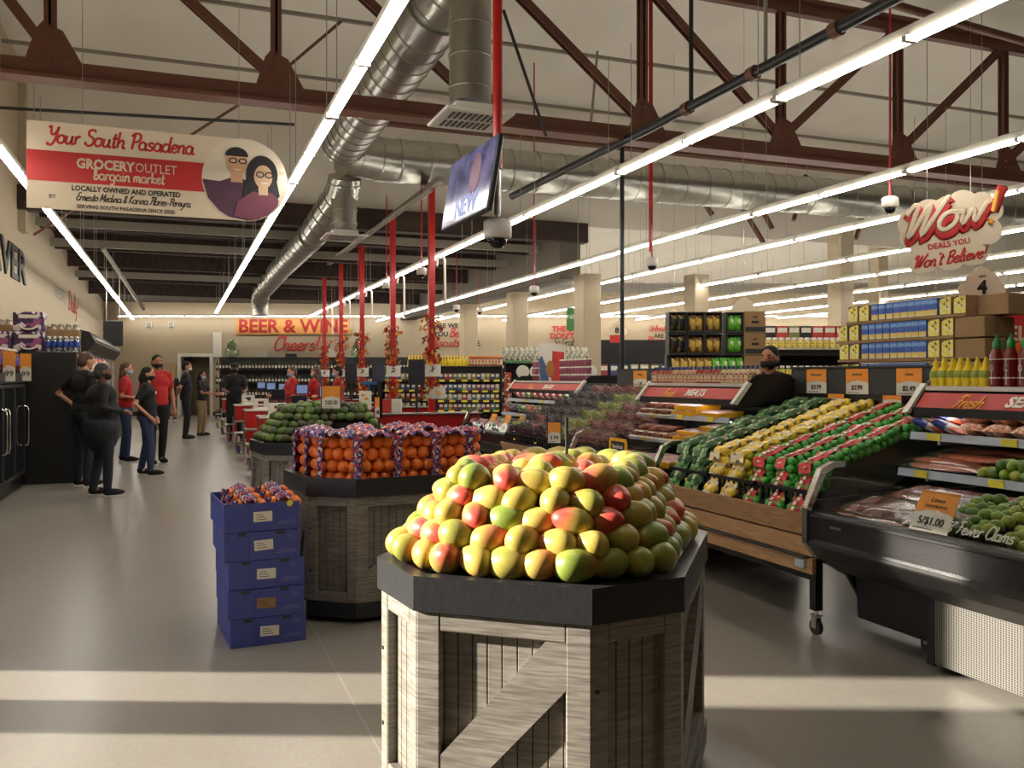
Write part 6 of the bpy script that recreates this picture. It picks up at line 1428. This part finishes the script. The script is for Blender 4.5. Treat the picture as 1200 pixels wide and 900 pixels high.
# ------------------------------------------------------------------ checkouts
M_REDD = mat('dark_red_laminate', S(150, 20, 20), .3)
M_BAGW = mat('white_bag_film', S(232, 228, 216), .4)
def lane(i, y):
    t = thing('checkout_counter', f'red checkout counter with black belt, {lanes[i]} from the entrance', 'checkout', (1.1, y, 0), 0, 'checkout counters')
    b = MB(); b.box(.6, 3.1, -.35, .25, .08, .84, c=.01); b.box(1.6, 3.2, -.75, -.35, .55, .90, c=.01); b.build('counter', M_REDD, t)
    b = MB(); b.box(.55, 3.15, -.30, .22, .84, .87); b.build('belt', M_BLACK, t)
    b = MB(); b.box(1.6, 3.22, -.78, -.33, .90, .915); b.build('top_trim', M_STEEL, t)
    b = MB(); b.box(.22, .45, -.28, -.05, 0, .53); b.build('pillar', M_RED, t)
    b = MB(); b.box(-.03, .60, -.40, .25, .52, .56, c=.005); b.build('shelf_plate', M_STEEL, t)
    b = MB(); b.box(0, .55, -.36, -.34, .57, .86); b.box(0, .55, .20, .22, .57, .86); b.box(0, .02, -.34, .20, .57, .86); b.box(.53, .55, -.34, .20, .57, .86); b.box(.02, .53, -.34, .20, .57, .6); b.build('bagging_tub', M_RED, t)
    b = MB(); b.box(-.015, .565, -.375, -.345, .86, .885); b.box(-.015, .565, .205, .235, .86, .885); b.box(-.015, .015, -.345, .205, .86, .885); b.box(.535, .565, -.345, .205, .86, .885); b.build('tub_rim', M_WHITE, t)
    b = MB(); b.tube([(1.0, .2, .87), (1.0, .2, 1.2)], .02, 8); b.box(.9, 1.12, .12, .16, 1.14, 1.32, c=.005); tm = b.build('till_screen', M_BLACK, t)
    b = MB(); b.box(.915, 1.105, .115, .12, 1.155, 1.305); b.build('screen', mat('till_screen_glow', S(90, 110, 140), .3, emis=(S(120, 140, 180), .5)), tm)
    b = MB(); b.box(1.3, 1.5, -.3, -.1, .88, .93, c=.01); b.box(1.35, 1.45, -.26, -.2, .93, 1.02, c=.01); b.build('card_reader', M_DARK, t)
    bg = thing('bag_bundle', f'white plastic bags standing in the red tub of the {lanes[i]} checkout', 'plastic bags', (1.1, y, .61), 0, 'bags at the checkouts')
    for k in range(2):
        b = MB(); vs, fs = pillow(.34, .3, .12, 8, i*3+k, .12); b.T = Matrix.Translation((.27, -.14+.18*k, .16)) @ Matrix.Rotation(PI/2, 4, 'X'); b.add(vs, fs, 0, True); bb = b.build('bag', M_BAGW, bg)
        b = MB()
        for s in (-1, 1): b.box(.27+s*.09-.035, .27+s*.09+.035, -.145+.18*k, -.135+.18*k, .28, .46, c=.003)
        b.box(.215, .325, -.145+.18*k, -.135+.18*k, .42, .46, c=.003); b.build('handle', M_BAGW, bb)
    rk = thing('impulse_rack', f'wire rack of snack packs at the end of the {lanes[i]} checkout', 'rack', (.92, y, 0), 0, 'snack racks')
    b = MB()
    for z in (.12, .3, .48): b.box(0, .16, -.3, .2, z-.012, z)
    b.box(.15, .16, -.3, .2, .1, .62); b.build('wire_frame', M_STEEL, rk)
    for z in (.12, .3):
        for k in range(5):
            o = obj('snack_pack', SNK, None, (.98, y-.25+.1*k, z+.07), (PI/2, 0, PI/2+jit(.3)), random.choice(PALET)); tag(o, f'snack pack in the rack of the {lanes[i]} checkout, {nth(k)} along at {("ankle", "knee")[z > .2]} height', 'snack pack', 'checkout snacks')
SNK = pack_mesh('snack_pack', .09, .13, .05, M_TGLOSS, 3)
for i, y in enumerate((13.4, 16.2, 19.2, 21.9, 24.6)): lane(i, y)
# monitors, notices and screens around the tills
def monitor(label, px, py, d, w, h, face=0):
    p = PD(px, py, d); t = thing('till_monitor', label, 'monitor', p, CAMROT+face); b = MB(); b.box(-w/2, w/2, 0, .05, -h/2, h/2, c=.006); b.build('panel', M_BLACK, t); b = MB(); b.box(-w/2+.02, w/2-.02, -.003, 0, -h/2+.02, h/2-.02); b.build('screen', mat('dim_screen', S(46, 44, 56), .15), t); b = MB(); b.tube([(0, .06, -h/2), (0, .06, (.86 if face == 0 else 0)-p.z)], .018, 8); b.build('post', M_BLACK, t)
monitor('dark monitor on a post beside the first red pole', 488, 436, 13.7, .26, .40)
monitor('dark monitor on a post beside the second red pole', 443, 437, 16.3, .24, .34)
monitor('dark monitor on a post beside the third red pole', 411, 437, 16.4, .22, .36)
monitor('lit till display behind the avocados facing the front', 350, 469, 14.2, .26, .16, .001)
monitor('blue-lit till display beside the cashier in red', 326, 462, 15.5, .24, .18)
p = PD(428, 469, 12.2); t = thing('notice_card', 'white notice card with small pictures by the first checkout', 'notice', p, CAMROT); b = MB(); b.box(-.085, .085, 0, .01, -.13, .13, c=.002); b.build('card', M_PAPER, t)
b = MB(); b.ell((-.03, -.001, .07), (.03, .002, .02), 8, 6); b.ell((.02, -.001, .02), (.03, .002, .02), 8, 6); b.box(-.06, .05, -.002, 0, -.06, -.05); b.build('print', M_ORANGETAG, t); b = MB(); b.box(-.01, .01, .01, .02, -p.z, .0); b.build('stand', M_BLACK, t)
p = PD(432, 449, 13.0); b = MB(); b.box(-.12, .12, 0, .03, -.022, .022, c=.004); b.box(-.01, .01, .0, .02, .87-p.z, -.02); tag(b.build('lane_label', mat('blue_plastic', S(50, 90, 140), .4), None, p, CAMROT), 'small blue label strip on a stem at the first checkout', 'label')
p = PD(456, 469, 13.3); t = thing('counter_box', 'red and white box on the first checkout counter', 'box', (p.x, p.y, .915), CAMROT); b = MB(); b.box(-.1, .03, 0, .1, 0, .2, c=.004); b.build('red_box', M_REDSIGN, t); b = MB(); b.box(.035, .18, 0, .1, 0, .2, c=.004); b.build('white_box', M_PAPER, t)
# ------------------------------------------------------------------ people
M_SKINS = {'light': mat('skin_light', S(200, 146, 116), .55, noise=(20, .05)), 'tan': mat('skin_tan', S(168, 112, 82), .55, noise=(20, .05)), 'brown': mat('skin_brown', S(112, 72, 52), .55, noise=(20, .05))}
def cloth(n, c): return mat('cloth_'+n, c, .85, noise=(60, .12), bump=(14, .25))
CL = {'black': cloth('black', S(17, 17, 19)), 'red': cloth('red', S(176, 32, 34)), 'grey': cloth('grey', S(120, 124, 128)), 'jeans': cloth('jeans', S(44, 58, 88)), 'darkjeans': cloth('darkjeans', S(28, 32, 46)), 'khaki': cloth('khaki', S(138, 116, 82)), 'white': cloth('white', S(214, 210, 204)), 'blue': cloth('blue', S(150, 176, 200))}
HAIRM = {'dark': mat('hair_dark', S(20, 16, 14), .9, noise=(40, .3), stretch=(1, 1, .15)), 'brown': mat('hair_brown', S(74, 48, 32), .5, noise=(40, .3), stretch=(1, 1, .15)), 'blond': mat('hair_blond', S(150, 112, 66), .5, noise=(40, .3), stretch=(1, 1, .15)), 'grey': mat('cap_grey', S(58, 58, 62), .8)}
def remesh(mb, name, m, parent, vox, smooth=4):
    me = mb.mesh('tmp', m); o = bpy.data.objects.new('tmp', me); COL.objects.link(o)
    md = o.modifiers.new('r', 'REMESH'); md.mode = 'VOXEL'; md.voxel_size = vox; md.use_smooth_shade = True
    if smooth: s = o.modifiers.new('s', 'SMOOTH'); s.iterations = smooth; s.factor = .5
    dg = bpy.context.evaluated_depsgraph_get(); me2 = bpy.data.meshes.new_from_object(o.evaluated_get(dg), depsgraph=dg)
    bpy.data.objects.remove(o); me2.name = name; me2.materials.clear(); me2.materials.append(m); return obj(name, me2, parent)
def limb(mb, pts, rs):
    mb.tube(pts, rs, 12)
    for p, r in zip(pts, rs): mb.ell(p, r*.99, 12, 8)
ARMS = {'down': ((.235, -.03, 1.12), (.24, .06, .87)), 'clasp': ((.25, -.02, 1.13), (.055, .25, 1.08)), 'hip': ((.40, -.10, 1.17), (.20, .02, .99)), 'pocket': ((.26, -.12, 1.13), (.19, .07, .93)),
        'reach': ((.23, .13, 1.13), (.17, .40, 1.10)), 'back': ((.26, -.10, 1.13), (.05, -.19, .97)), 'phone': ((.24, .02, 1.12), (.10, .27, 1.20)), 'cross': ((.25, .02, 1.13), (-.03, .23, 1.17))}
def person(label, loc, face, H=1.7, b=1.0, shirt='black', pants='jeans', arms=('down', 'down'), sleeve='short', skin='light', hair='dark', style='short', mask=None, turn=0.0, tilt=0.0, stance=.0, shoes='black', long_shirt=0.0, extras=None, fine=True, group=None):
    k = H/1.7; root = thing('person', label, 'person', loc, face-PI/2, group); root.scale = (k, k, k)
    sk = M_SKINS[skin]; hip = Vector((0, 0, .90)); body = MB(); sh = MB(); pa = MB()
    hc = Vector((0, .025, 1.585)); HM = Matrix.Translation((0, .0, 1.47)) @ Matrix.Rotation(turn, 4, 'Z') @ Matrix.Rotation(tilt, 4, 'X') @ Matrix.Translation((0, 0, -1.47))
    body.T = HM
    body.ell(hc, (.073, .092, .108), 16, 12, fn=lambda x, y, z: (x*(1-.18*max(0, -z)), y*(1-.1*max(0, -z)), z)); body.ell((0, .105, 1.575), (.014, .02, .022), 8, 6); body.ell((0, .085, 1.51), (.035, .028, .028), 8, 6)
    for s in (-1, 1): body.ell((s*.074, .01, 1.58), (.01, .02, .03), 8, 6)
    body.ell((0, .1, 1.535), (.022, .012, .009), 8, 5)
    body.T = None
    limb(body, [(0, -.005, 1.38), (0, .01, 1.5)], [.058, .052])
    body.ell((0, 0, 1.27), (.15*b, .09*b, .17), 14, 10); body.ell((0, .01, 1.04), (.13*b, .09*b, .16), 14, 10); body.ell((0, 0, .92), (.14*b, .10*b, .11), 14, 10)
    sh.ell((0, 0, 1.28), (.185*(.5+.5*b), .120*b, .17), 16, 10); sh.ell((0, .012*b, 1.10), (.165*b, .125*b, .2), 16, 10); sh.ell((0, .0, .97-long_shirt*.4), (.172*b, .135*b, .12+long_shirt*.5), 16, 10); limb(sh, [(-.15, 0, 1.395), (0, -.005, 1.42), (.15, 0, 1.395)], [.058, .068, .058])
    pa.ell((0, -.005, .92), (.166*b, .130*b, .12), 16, 10)
    for s, a in ((-1, arms[0]), (1, arms[1])):
        S_ = Vector((s*.172, 0, 1.388)); E = Vector(ARMS[a][0]); E.x *= s; W = Vector(ARMS[a][1]); W.x *= s
        wob = .03*(b-1)*s; E.x += wob*5
        limb(body, [S_, E, W], [.046, .038, .027])
        if sleeve == 'long': limb(sh, [S_, E, E.lerp(W, .92)], [.064, .052, .040])
        else: limb(sh, [S_, S_.lerp(E, .68)], [.060, .054])
        d = (W-E).normalized(); up = Vector((0, 0, 1)) if abs(d.z) < .8 else Vector((0, 1, 0)); side = d.cross(up).normalized(); nrm = side.cross(d)
        pc = W+d*.055; limb(body, [W, W+d*.03, W+d*.085], [.027, .033, .036])
        if fine:
            for f, (o, l) in enumerate(((-.030, .06), (-.010, .072), (.010, .068), (.030, .05))):
                q = W+d*.09+side*o; limb(body, [q, q+d*l*.55-nrm*.008, q+d*l*.85-nrm*.03], [.011, .010, .009])
            q = W+d*.035-side*.03*s; limb(body, [q, q-side*.025*s+d*.03, q-side*.028*s+d*.06-nrm*.01], [.013, .011, .010])
    for s in (-1, 1):
        st = stance*s
        hj = Vector((s*.085*b, 0, .90)); kj = Vector((s*.10*(.6+.4*b), .025+st*.5, .49)); aj = Vector((s*.105, -.015+st, .085))
        limb(body, [hj, kj, aj], [.075*b, .05, .036]); limb(body, [aj, aj+Vector((0, .12, -.045))], [.036, .03])
        limb(pa, [hj+Vector((0, 0, -.02)), hj.lerp(kj, .5), kj, kj.lerp(aj, .5), aj+Vector((0, 0, .015))], [.092*b, .084*(.4+.6*b), .066, .062, .052])
        m = MB(); m.ell((aj.x+s*.01, aj.y+.075, .05), (.046, .135, .05), 14, 8, fn=lambda x, y, z: (x, y, max(z, -.8)*(1-.35*max(0, y)))); m.ell((aj.x, aj.y-.005, .075), (.043, .055, .05), 12, 8)
        so_ = m.build('shoe', CL[shoes] if shoes != 'white' else CL['white'], root)
        m = MB(); m.prism([(aj.x+s*.01+.05*math.cos(t*PI/8), aj.y+.07+.142*math.sin(t*PI/8)) for t in range(16)], 0, .016, 'z'); m.build('sole', CL['white'] if shoes == 'black' else M_DARK, so_)
    remesh(body, 'body', sk, root, .0095 if fine else .013, 3)
    remesh(sh, 'shirt', CL[shirt], root, .015, 6); remesh(pa, 'trousers', CL[pants], root, .016, 4)
    h = MB(); h.T = HM
    h.ell((0, .003, 1.628), (.080, .092, .080), 16, 10); h.ell((0, -.035, 1.575), (.076, .066, .085), 14, 10)
    if style == 'long':
        for x, y, z, r in ((.055, -.035, 1.48, .05), (-.055, -.035, 1.48, .05), (0, -.06, 1.46, .06), (0, -.075, 1.36, .055), (.05, -.055, 1.37, .045), (-.05, -.055, 1.37, .045), (.068, .005, 1.53, .03), (-.068, .005, 1.53, .03)): h.ell((x, y, z), (r, r*.8, r*1.7), 12, 8)
    if style == 'bob':
        for x, y, z, r in ((.062, -.01, 1.52, .045), (-.062, -.01, 1.52, .045), (0, -.06, 1.52, .065), (.04, -.05, 1.49, .05), (-.04, -.05, 1.49, .05)): h.ell((x, y, z), (r, r, r*1.5), 12, 8)
    if style == 'bun': h.ell((0, -.12, 1.55), .045, 12, 8)
    cut = MB(); ho = remesh(h, 'hair', HAIRM[hair], root, .012, 3)
    if style == 'cap':
        m = MB(); m.T = HM; m.ell((0, .005, 1.635), (.088, .102, .075), 16, 10); m.ell((0, .12, 1.628), (.07, .075, .010), 14, 6); m.build('cap', HAIRM['grey'] if hair != 'dark' else CL['black'], root)
    for s in (-1, 1):
        m = MB(); m.T = HM; m.ell((s*.03, .1, 1.592), (.013, .012, .008), 8, 6); m.build('eye', M_INK, root)
        m = MB(); m.T = HM; m.tube([(s*.045, .098, 1.612), (s*.03, .108, 1.617), (s*.014, .11, 1.612)], .005, 6); m.build('eyebrow', HAIRM['dark' if hair == 'grey' else hair], root)
    if mask:
        m = MB(); m.T = HM; m.ell((0, .055, 1.535), (.070, .068, .052), 16, 10, fn=lambda x, y, z: (x, max(y, -.35), z))
        mk = m.build('mask', CL[mask], root)
        m = MB(); m.T = HM
        for s in (-1, 1): m.tube([(s*.062, .06, 1.555), (s*.078, .01, 1.575)], .003, 5); m.tube([(s*.062, .055, 1.515), (s*.078, .005, 1.56)], .003, 5)
        m.build('ear_loop', CL[mask], mk)
    if extras == 'logo':
        m = MB(); m.box(.04, .12, .128*b, .133*b, 1.28, 1.32, c=.002); m.build('shirt_print', M_PAPER, root)
    if extras == 'apron':
        m = MB(); m.ell((0, .03, 1.08), (.16*b, .125*b, .30), 16, 12, fn=lambda x, y, z: (x, max(y, .2), z)); m.build('apron', CL['black'], root)
    return root
def ang(px_dir): return PI/2-YAW+px_dir     # facing: 0 = away from the viewer, PI = towards, positive = to the viewer's left
g = 'people'
W_ = lambda px, py: PZ(px, py, 0)
person('person in black with a hand on the hip, behind the one in a grey wrap', W_(98, 570), ang(-.6), 1.79, 1.08, 'black', 'darkjeans', ('hip', 'clasp'), hair='brown', style='short', tilt=-.2)
person('person in long black top with grey hair wrap, hands clasped, beside the black cooler', W_(119, 581), ang(-1.0), 1.62, 1.58, 'black', 'darkjeans', ('clasp', 'clasp'), 'long', 'brown', 'grey', 'bun', 'black', long_shirt=.36, stance=.07)
person('person in red shirt and ripped jeans with long brown hair and face mask', W_(147, 541), ang(-1.3), 1.70, 1.0, 'red', 'jeans', ('clasp', 'clasp'), hair='brown', style='long', mask='blue', stance=.05)
person('person in black tee and blue jeans with bobbed dark hair, hand in pocket', W_(172, 557), ang(-1.35), 1.60, 1.12, 'black', 'jeans', ('pocket', 'pocket'), hair='dark', style='bob', mask='black', stance=.09, extras='logo')
person('tall person in red shirt with short dark hair and black mask behind the bobbed one', W_(184, 544), ang(-2.4), 1.82, 1.05, 'red', 'black', ('down', 'down'), hair='dark', mask='black', skin='tan', stance=.08)
person('person in a pale grey top with long dark hair, far along the left aisle', W_(188, 505), ang(.3), 1.74, 1.0, 'grey', 'khaki', ('down', 'phone'), hair='brown', style='long', fine=False)
person('person with blond hair in black near the back wall door', W_(201, 495), ang(.4), 1.66, .95, 'black', 'darkjeans', ('clasp', 'clasp'), hair='blond', style='long', shoes='white', fine=False)
person('person in all black with a white mask, hands behind the back by the checkouts', W_(218, 515), ang(-1.3), 1.82, 1.0, 'black', 'black', ('back', 'back'), hair='dark', mask='white', skin='tan')
person('person in black tee and khaki trousers with a mask leaning on the checkout', W_(236, 511), ang(-1.7), 1.60, .95, 'black', 'khaki', ('reach', 'reach'), hair='dark', style='bob', mask='blue', skin='tan')
person('cashier in black with a black cap behind the second checkout counter', Vector((PD(275, 442, 19.3).x, PD(275, 442, 19.3).y, 0)), ang(-2.8), 1.76, 1.05, 'black', 'black', ('reach', 'reach'), hair='dark', style='cap', mask='black', skin='brown', fine=False)
for px, d, lb, hr, st, a in ((343, 18.0, 'cashier in red with a pale mask at the nearer checkout till', 'brown', 'short', ang(2.2)), (371, 17.6, 'cashier in red with long brown hair and blue mask facing the other cashier', 'brown', 'long', ang(1.3)), (396, 17.2, 'person in red jacket partly behind the avocado price card', 'dark', 'short', ang(1.8))):
    q = PD(px, 442, d); person(lb, (q.x, q.y, 0), a, 1.66, 1.0, 'red', 'black', ('reach', 'reach'), hair=hr, style=st, mask='blue', fine=False, sleeve='long')
q = PD(903, 442, 8.2); person('person in black with short dark hair and black mask behind the sausage case', (q.x, q.y, 0), ang(2.45), 1.74, 1.1, 'black', 'black', ('down', 'down'), hair='dark', mask='black', skin='tan')
